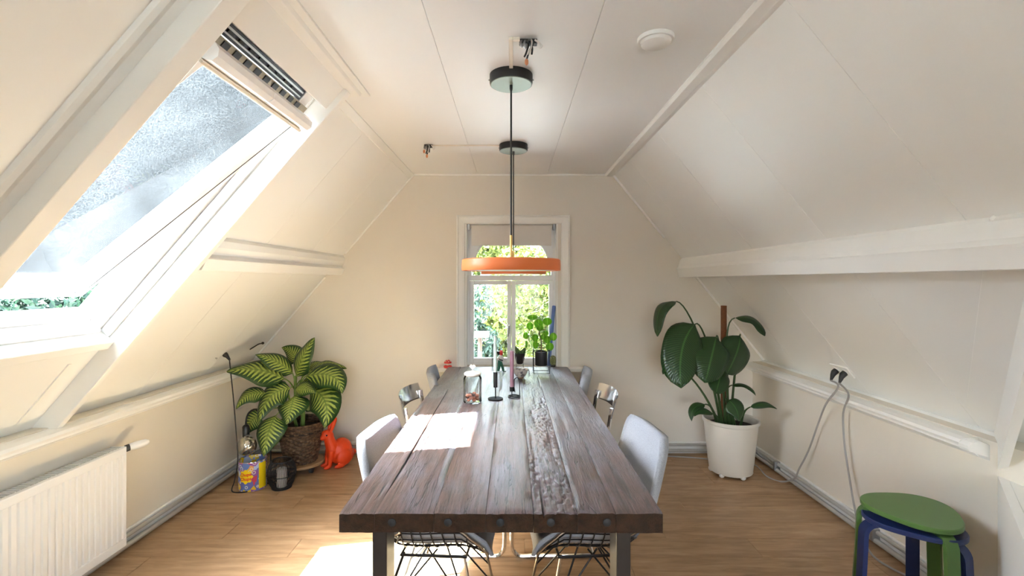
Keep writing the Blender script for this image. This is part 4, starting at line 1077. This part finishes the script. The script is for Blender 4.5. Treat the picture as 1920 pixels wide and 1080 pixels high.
# ------------------------------------------------------------------ socket and cables on the right
inr = V((-sR, 0, -cR))
ss = hit_right(1580, 694)
so_ = thing('wall_socket', 'white double wall socket on the right slope', 'socket', ss)
ex = V((0, 1, 0)); dn = V((cR, 0, -sR))
def plate(mb, w, h, a, b, cy=0):
    P = []
    for t in (a, b):
        for (sx, sz) in ((-1, -1), (1, -1), (1, 1), (-1, 1)): P.append(ex*(cy+sx*w/2)+dn*sz*h/2+inr*t)
    return mb.hexa(P)
mk('face_plate', plate(MB(), .165, .082, .0005, .012), 'white_plastic', so_, bevel=.003)
for cy in (-.04, .04): mk('insert_ring', MB().tube([ex*cy+inr*.012, ex*cy+inr*.016], .026, 20), 'white_plastic', so_, True)
def plugcord(label, cyo, pts, floor_pts):
    b0 = ss+ex*cyo+inr*.0165
    t = thing('plug_cable', label, 'cable', b0)
    mk('plug', MB().tube([V((0, 0, 0)), inr*.018, inr*.03+V((0, 0, -.01)), inr*.045+V((0, 0, -.035))], [.019, .019, .014, .006], 12), 'black_plastic', t, True)
    P = [b0+inr*.045+V((0, 0, -.035))]
    for (px, py, x) in pts: P.append(at(px, py, x*F/(px-960)))
    P += floor_pts
    mk('flex', MB().tube([p-b0 for p in spline(P, 6)], .0058, 7), 'grey_cable', t, True)
plugcord('grey cable running from the farther plug down to the white pot', .04, [(1572, 725, 1.965), (1549, 757, 1.972), (1535, 792, 2.03), (1516, 845, 2.03), (1498, 880, 2.02), (1489, 897, 2.0)],
         [fy(1465, 903), fy(1438, 893), fy(1415, 872)+V((0, 0, .001)), V((1.80, 3.92, .007)), V((1.5, 4.02, .007)), V((1.2, 4.06, .007))])
plugcord('grey cable hanging from the nearer plug behind the stools', -.04, [(1591, 740, 1.970), (1581, 775, 2.03), (1583, 830, 2.035), (1590, 880, 2.035), (1601, 945, 2.02), (1612, 995, 2.0), (1622, 1020, 1.985)],
         [fy(1640, 1045), fy(1672, 1066), fy(1710, 1085), fy(1740, 1110)])

# ------------------------------------------------------------------ stacked stools
def stool(name, label, loc, rz, mat, tilt_):
    t = thing(name, label, 'stool', loc, rz, 'stacked round stools'); t.rotation_euler = (tilt_[0], tilt_[1], rz)
    H = .422; r = .179
    tri = lambda i, k: .0145*math.cos(3*2*PI*k/60) if 0 < i < 5 else 0
    mk('seat', MB().lathe([(.001, H-.022), (r-.004, H-.022), (r, H-.018), (r, H-.004), (r-.004, H), (.001, H)], 60, cap=False, mod=tri), mat, t, True)
    for k in range(3):
        a = k*PI*2/3; c, s = math.cos(a), math.sin(a)
        pth = [(.05, H-.033)]+[(.145+.052*math.sin(q*PI/12), H-.033-.052*(1-math.cos(q*PI/12))) for q in range(0, 7)]+[(.204, .18), (.214, .0)]
        mb = MB(); hw = .026; tk = .0095; g = []
        for i, (x, z) in enumerate(pth):
            x1, z1 = pth[min(i+1, len(pth)-1)]; x0, z0 = pth[max(i-1, 0)]
            d = V((x1-x0, 0, z1-z0)).normalized(); n_ = V((-d.z, 0, d.x))
            for (yy, q) in ((-hw, -1), (hw, -1), (hw, 1), (-hw, 1)):
                X = x+n_.x*tk*q; Z = z+n_.z*tk*q; g.append((X*c-yy*s, X*s+yy*c, max(Z, 0) if i == len(pth)-1 else Z))
        n = len(pth); fs = [(0, 1, 2, 3), tuple((n-1)*4+q for q in (3, 2, 1, 0))]
        for i in range(n-1):
            for q in range(4): fs.append((i*4+q, i*4+(q+1) % 4, (i+1)*4+(q+1) % 4, (i+1)*4+q))
        mk('leg', mb.add(g, fs), mat, t, True)
    return t
stool('stacking_stool', 'navy blue round stool underneath the green one', (1.792, 2.148, 0), math.radians(50), 'blue_paint', (0, 0))
stool('stacking_stool', 'green round stool stacked on top of the blue one', (1.80, 2.155, .0425), math.radians(28), 'green_paint', (0, 0))

# ------------------------------------------------------------------ things on the table
T = TZ+.0005
def onT(px, py): D = F*(CAMZ-T)/(py-527); return V(((px-960)*D/F, D, T))
jr = thing('glass_jar', 'ribbed glass storage jar with cream heart knob lid', 'jar', onT(886, 754))
def jm(i, k): return .0012*(1 if k % 2 else -1) if 1 < i < 6 else 0
mk('jar_body', MB().lathe([(.001, .001), (.050, .0005), (.0535, .006), (.0535, .05), (.0535, .10), (.0535, .145), (.047, .158), (.044, .163), (.043, .163), (.046, .155), (.0505, .144), (.0505, .010), (.001, .006)], 64, cap=False, mod=jm), 'jar_glass', jr, True)
ld = mk('lid', MB().lathe([(.040, .156), (.043, .163), (.050, .165), (.051, .174), (.044, .180), (.012, .185), (.006, .190)], 40), 'lid_cream', jr, True)
hp_ = []
for k in range(28):
    a = 2*PI*k/28; hp_.append((.0013*16*math.sin(a)**3*.85, .212+.0011*(13*math.cos(a)-5*math.cos(2*a)-2*math.cos(3*a)-math.cos(4*a))))
mk('heart_knob', MB().prism(hp_, lambda p, t: (p[0], t, p[1]), -.008, .008), 'lid_cream', jr, bevel=.003)
random.seed(3)
for k in range(18):
    a = random.random()*2*PI; r = random.random()**.5*.034
    tag(mk('sweet', MB().ball((0, 0, 0), .0125, 8, 6, (1, .8, .7), Matrix.Rotation(random.random()*3, 3, 'X')), 'treats' if k % 3 else 'treats_dark', None, True,
           loc=onT(886, 754)+V((r*math.cos(a), r*math.sin(a), .017+.014*(k//6)))), 'small reddish brown sweet inside the glass jar' if k % 3 else 'small dark brown sweet inside the glass jar', 'sweet', 'reddish sweets in the glass jar' if k % 3 else 'dark sweets in the glass jar')

pm('matt_black', (.012, .012, .013), .7, 0, var=.1, spec=.25)
c1 = thing('candlestick', 'slim black candlestick with a round foot on the table', 'candlestick', onT(929, 748))
mk('foot', MB().lathe([(.046, 0), (.047, .002), (.046, .005), (.006, .007)], 36), 'matt_black', c1, True)
mk('stem', MB().tube([(0, 0, .006), (0, 0, .074)], .0038, 8), 'black_metal', c1, True)
mk('holder', MB().lathe([(.003, .070), (.0125, .072), (.0135, .165), (.0115, .166), (.0115, .135), (.001, .134)], 20, cap=False), 'black_metal', c1, True)
t1 = tag(mk('taper_candle', MB().lathe([(.0105, 0), (.0108, .09), (.010, .18), (.0085, .240), (.003, .254)], 16), 'candle_mint', None, True, loc=onT(929, 748)+V((0, 0, .136))), 'pale mint taper candle in the black candlestick', 'candle')
t1.rotation_euler = (0, math.radians(-.6), 0)
mk('wick', MB().tube([(0, 0, .25), (.001, 0, .264)], .001, 5), 'black_plastic', t1)
c2 = thing('candle_holder', 'small black wire candle holder with a looped handle', 'candle holder', onT(964, 744))
mk('base_ring', MB().tube([(.036*math.cos(2*PI*k/36), .036*math.sin(2*PI*k/36), .004) for k in range(36)], .0038, 8, closed=True), 'black_metal', c2, True)
mk('cross_bar', MB().tube([(-.036, 0, .004), (.036, 0, .004)], .003, 6), 'black_metal', c2, True)
mk('handle', MB().tube([(.034, 0, .004), (.034, 0, .09)]+[(.017+.017*math.cos(q*PI/8), 0, .098+.022*math.sin(q*PI/8)) for q in range(0, 9)]+[(-.0, 0, .06), (.004, 0, .03)], .0028, 8), 'black_metal', c2, True)
mk('cup_post', MB().tube([(-.014, 0, .004), (-.014, 0, .036)], .003, 6), 'black_metal', c2, True)
mk('cup', MB().lathe([(.002, .034), (.014, .035), (.0155, .064), (.0135, .064), (.0125, .040), (.001, .039)], 20, (-.014, 0, 0), cap=False), 'black_metal', c2, True)
t2 = tag(mk('pillar_candle', MB().lathe([(.0120, 0), (.0125, .12), (.0130, .225), (.0105, .246), (.002, .248)], 18), 'candle_mauve', None, True, loc=onT(964, 744)+V((-.014, 0, .0405))), 'mauve candle in the small wire holder', 'candle')
mk('wick', MB().tube([(0, 0, .245), (.001, 0, .257)], .001, 5), 'black_plastic', t2)
bw = thing('bowl', 'small patterned grey ceramic bowl beside the mauve candle', 'bowl', onT(976, 709))
mk('vessel', MB().lathe([(.001, .010), (.026, .010), (.040, .024), (.053, .048), (.059, .068), (.0575, .069), (.050, .05), (.036, .028), (.001, .016)], 40, cap=False), 'bowl_glaze', bw, True)
mk('foot', MB().lathe([(.022, 0), (.025, .002), (.026, .010)], 28), 'caddy_wood', bw, True)

# pilea on its wire stand
pb_ = onT(1015, 699); pb_.y = 3.80
st = thing('plant_stand', 'square black wire stand carrying the small black pot', 'stand', pb_)
hw, hh = .062, .185
mb = MB()
for sx in (-1, 1):
    for sy in (-1, 1): mk('post', MB().tube([(sx*hw, sy*hw, 0), (sx*hw, sy*hw, hh)], .0026, 6), 'black_metal', st, True)
for z in (.004, hh-.0):
    mk('hoop', MB().tube([(hw, hw, z), (-hw, hw, z), (-hw, -hw, z), (hw, -hw, z)], .0026, 6, closed=True), 'black_metal', st, True)
pc = thing('black_pot', 'small black cylinder pot held in the wire stand', 'pot', pb_+V((0, 0, .058)))
mk('vessel', MB().lathe([(.001, 0), (.047, 0), (.049, .003), (.049, .108), (.046, .109), (.045, .098), (.001, .094)], 36, cap=False), 'black_plastic', pc, True)
mk('hanger', MB().tube([(-hw, 0, .110), (hw, 0, .110)], .002, 6), 'black_metal', pc, True)
pi_ = thing('pilea_plant', 'pilea with round bright green leaves in front of the window', 'plant', pb_+V((0, 0, .152)))
K0 = pb_+V((0, 0, .152))
cv = lambda x, y: (820+x/3.175, 380+y/3.175)
top_ = at(*cv(612, 735), 3.80)-K0
mk('stem', MB().tube(spline([V((0, 0, .0)), at(*cv(618, 820), 3.80)-K0, at(*cv(607, 775), 3.79)-K0, top_], 5), .0048, 8), 'stem_brown', pi_, True)
random.seed(11)
PLV = [(566, 684, 30, 16), (551, 735, 20, 22), (603, 722, 27, 27), (655, 708, 28, 22), (527, 793, 16, 20), (583, 806, 20, 21), (645, 778, 18, 16), (691, 799, 22, 24), (655, 816, 22, 22), (670, 859, 24, 26), (585, 848, 17, 23), (530, 845, 7, 22), (612, 748, 22, 18), (630, 800, 16, 18)]
for (x, y, rx, rz_) in PLV:
    D = 3.80+random.uniform(-.06, .05)
    c = at(*cv(x, y), D)-K0; s = D/F/3.175
    g = [(c+V((0, -.006, 0)))]; uvs = [(.5, .5)]
    for q in (.5, 1):
        for k in range(16):
            a = 2*PI*k/16
            g.append(c+V((rx*s*q*math.cos(a), .012*q*q+.01*math.sin(a)*q*(1 if x % 2 else -1), rz_*s*q*math.sin(a)))); uvs.append((.5+.5*q*math.cos(a), .5+.5*q*math.sin(a)))
    fs = [(0, 1+k, 1+(k+1) % 16) for k in range(16)]+[(1+k, 17+k, 17+(k+1) % 16, 1+(k+1) % 16) for k in range(16)]
    me = bpy.data.meshes.new('leaf'); me.from_pydata([tuple(p) for p in g], [], fs); ul = me.uv_layers.new(name='UVMap')
    for l in me.loops: ul.data[l.index].uv = uvs[l.vertex_index]
    o = link('leaf', me, 'leaf_pilea', pi_, 'all'); md = o.modifiers.new('thickness', 'SOLIDIFY'); md.thickness = .0015
    rt = top_ if y < 760 else V((0, 0, .0)).lerp(top_, random.uniform(.35, .9))
    mk('stalk', MB().tube(bez(rt, rt.lerp(c, .4)+V((0, .0, .012)), rt.lerp(c, .8)+V((0, 0, .01)), c+V((0, .004, 0)), 6), .0016, 5), 'stalk_green', o, True)

# little succulent in a black pot on legs
su = V((.064, 3.955, T))
sp_ = thing('footed_pot', 'small dark pot on thin metal legs by the window', 'pot', su)
mk('vessel', MB().lathe([(.001, .042), (.022, .042), (.032, .06), (.042, .105), (.045, .128), (.043, .129), (.038, .11), (.001, .108)], 32, cap=False), 'leg_steel', sp_, True)
for k in range(4):
    a = PI/4+k*PI/2; mk('leg', MB().tube([(.040*math.cos(a), .040*math.sin(a), 0), (.040*math.cos(a), .040*math.sin(a), .118)], .0026, 6), 'grey_metal', sp_, True)
sq = thing('succulent', 'small succulent with broad folded leaves in the footed pot', 'plant', su+V((0, 0, .108)))
for (dx, dy, dz, w) in ((.045, -.03, .075, .042), (-.035, -.025, .085, .036), (.005, -.045, .03, .05), (-.015, .03, .06, .04), (.03, .03, .05, .04)):
    leaf(sq, 'leaf_succulent', (0, 0, 0), (dx, dy, dz), (dx*.6, dy*.2, dz*.35), w, (0, -1, .3), .2, 'ovate', thick=.003)
# painted figurine on black wire
fg = thing('painted_figurine', 'small green and white figurine with a red top behind the mint candle', 'figurine', V((-.098, 3.84, T)))
mk('legs', MB().tube([(-.012, 0, .006), (-.006, 0, .04), (.0, 0, .09)], [.011, .012, .015], 10).tube([(.030, 0, .006), (.022, 0, .035), (.004, 0, .08)], [.009, .011, .014], 10), 'green_figure', fg, True)
mk('torso', MB().ball((.006, 0, .105), .024, 12, 10, (.9, .7, 1.2)), 'white_plastic', fg, True)
mk('head', MB().ball((.012, -.002, .150), .017, 12, 10, (.9, .8, 1.3)), 'red_paint', fg, True)
mk('arm', MB().tube(spline([(.012, 0, .128), (.03, -.004, .10), (.045, -.004, .075), (.055, 0, .085)], 5), .008, 8), 'white_plastic', fg, True)
mk('arm', MB().tube(spline([(0, 0, .125), (.0, -.012, .10), (.025, -.018, .09)], 5), .006, 8), 'black_plastic', fg, True)
mk('wire_frame', MB().tube([(-.06, 0, .003), (-.06, 0, .215), (-.056, 0, .222), (-.05, 0, .215), (-.05, 0, .003), (.05, 0, .003)], .003, 6), 'black_metal', fg, True)
mk('hat', MB().tube([(-.004, 0, .135), (-.012, 0, .15), (-.012, 0, .163)], [.008, .014, .013], 10), 'black_plastic', fg, True)
# on the window sill
sz = .7445
ts = thing('toadstool_ornament', 'little red and white toadstool ornament on the sill left of the table', 'ornament', V((-.548, 4.095, sz)))
mk('base', MB().lathe([(.030, 0), (.036, .006), (.034, .018), (.02, .022)], 24), 'red_paint', ts, True)
mk('stem', MB().lathe([(.013, .020), (.011, .035), (.010, .048)], 14), 'cream_paint', ts, True)
mk('cap', MB().lathe([(.008, .040), (.033, .040), (.030, .052), (.018, .064), (.002, .069)], 22), 'red_paint', ts, True)
for (a, r, z) in ((-1.2, .026, .056), (-2.2, .024, .057), (-1.7, .012, .067), (-.4, .024, .057), (-2.9, .027, .054)): mk('spot', MB().ball((r*math.cos(a), r*math.sin(a), z), .005, 8, 6), 'cream_paint', ts, True)
ct = thing('cactus', 'small bristly cactus at the right end of the window recess', 'cactus', V((.352, 4.12, sz)))
def cm(i, k): return .003*math.cos(k*PI)
mk('pot', MB().lathe([(.017, 0), (.020, .003), (.022, .022), (.019, .022)], 20), 'leg_steel', ct, True)
mk('body', MB().lathe([(.017, .020), (.022, .04), (.023, .07), (.019, .09), (.006, .100)], 24, mod=cm), 'cactus', ct, True)
mb = MB(); random.seed(5)
for k in range(90):
    a = random.random()*2*PI; z = .025+.07*random.random(); r = .022
    mb.tube([(r*math.cos(a), r*math.sin(a), z), ((r+.008)*math.cos(a), (r+.008)*math.sin(a), z+.004)], .0006, 3)
mk('spines', mb, 'cream_paint', ct)['kind'] = 'stuff'
b0, b1 = V((.315, 4.135, sz+.001)), V((.368, 4.21, CAMZ-.225))
bs_ = tag(mk('blue_stick', MB().tube([(0, 0, .0), tuple((b1-b0)*.985), tuple(b1-b0)], [.016, .016, .012], 14), 'blue_stick', None, True, loc=b0+V((0, 0, .009))), 'plain blue stick leaning in the window recess behind the pilea', 'stick')

# ------------------------------------------------------------------ outside
struct('unseen_ground', MB().box((-30, -25, -3.2), (25, 40, -3.0)), 'bounce_grey', 'unseen ground far below the windows, made grey for neutral bounce light', 'ground')  # unseen garden ground, made neutral grey so it bounces no green light
def tree(name, label, c, rad, n, mat, size, seed, trunk=True, squash=(1, 1, 1), shellk=.35):
    random.seed(seed); c = V(c)
    t = thing(name, label, 'tree', (c.x, c.y, -3.0), 0, 'trees outside the windows')
    o_ = V((c.x, c.y, -3.0))
    lobes = []
    for k in range(26):
        d = V((random.gauss(0, 1), random.gauss(0, 1), random.gauss(0, 1))).normalized()*rad*random.uniform(.35, .85)
        lobes.append((V((d.x*squash[0], d.y*squash[1], d.z*squash[2])), rad*random.uniform(.25, .45)))
    vs_, fs, uvs = [], [], []
    for k in range(n):
        lc, lr = random.choice(lobes)
        d = V((random.gauss(0, 1), random.gauss(0, 1), random.gauss(0, 1))).normalized()
        p = c+lc+d*lr*(1-shellk*random.random()**2)-o_
        nrm = (d+V((random.gauss(0, .6), random.gauss(0, .6), random.gauss(0, .6)))).normalized()
        u = nrm.orthogonal().normalized(); u = Quaternion(nrm, random.random()*6.28) @ u; w = nrm.cross(u)
        s = size*random.uniform(.6, 1.3); b = len(vs_)
        vs_ += [tuple(p-u*s), tuple(p-w*s*.42+nrm*s*.1), tuple(p+u*s), tuple(p+w*s*.42+nrm*s*.1)]; fs.append((b, b+1, b+2, b+3))
        uvs += [random.random()]*1
    me = bpy.data.meshes.new('foliage'); me.from_pydata(vs_, [], fs); ul = me.uv_layers.new(name='UVMap')
    ul.data.foreach_set('uv', [x for q in uvs for _ in range(4) for x in (q, .5)])
    o = link('foliage', me, mat, t); o['kind'] = 'stuff'
    top_z = c.z+3.0
    mk('trunk', MB().tube([(0, 0, 0), (.1, 0, top_z*.5), (0, .05, top_z)], [.22, .16, .08], 10), 'bark', t, True)
    for k in range(5):
        lc, lr = lobes[k]; mk('branch', MB().tube([(0, 0, top_z-rad*.5), tuple(V((0, 0, top_z))+lc*.9)], [.07, .02], 6), 'bark', t, True)
tree('broadleaf_tree', 'bright yellow green tree filling the right window pane', (1.6, 10.5, .9), 2.2, 24000, 'foliage_bright', .085, 21, squash=(1, 1, 1.5))
tree('broadleaf_tree', 'bright yellow green tree beyond the middle of the gable window', (-1.6, 16.5, 1.0), 3.0, 22000, 'foliage_bright', .13, 22, squash=(1, 1, 1.5))
tree('conifer_tree', 'dark blue green tree behind the left window pane', (-.95, 8.0, .35), .95, 16000, 'foliage_dark', .05, 23, squash=(.8, .8, 1.5))
tree('broadleaf_tree', 'large pale tree far behind the gable window', (5.0, 16, 2.5), 3.4, 14000, 'foliage_bright', .15, 24)
tree('broadleaf_tree', 'green hedge tree seen through the gap under the open skylight', (-9.0, 9.2, .2), 2.0, 20000, 'foliage_dark', .09, 26, squash=(1, 1.2, .8))
tree('conifer_tree', 'tall dark tree glimpsed through the upper skylight glass', (-8.8, 15.0, 5.2), 4.2, 30000, 'foliage_dark', .17, 27)
tree('conifer_tree', 'tall dark tree glimpsed through the lower skylight glass', (-14.5, 15.0, 4.6), 4.6, 30000, 'foliage_dark', .18, 28)
nb = at(900, 627, 6.55)
bd = thing('bird_table', 'pale beige bird table board among the dark foliage outside the left pane', 'bird table', (nb.x, nb.y, -3.0))
mk('board', MB().box((-.125, -.10, nb.z+2.965), (.125, .10, nb.z+3.035)), 'shed_beige', bd, bevel=.006)
mk('post', MB().tube([(0, 0, 0), (0, 0, nb.z+2.965)], .03, 8), 'bark', bd, True)
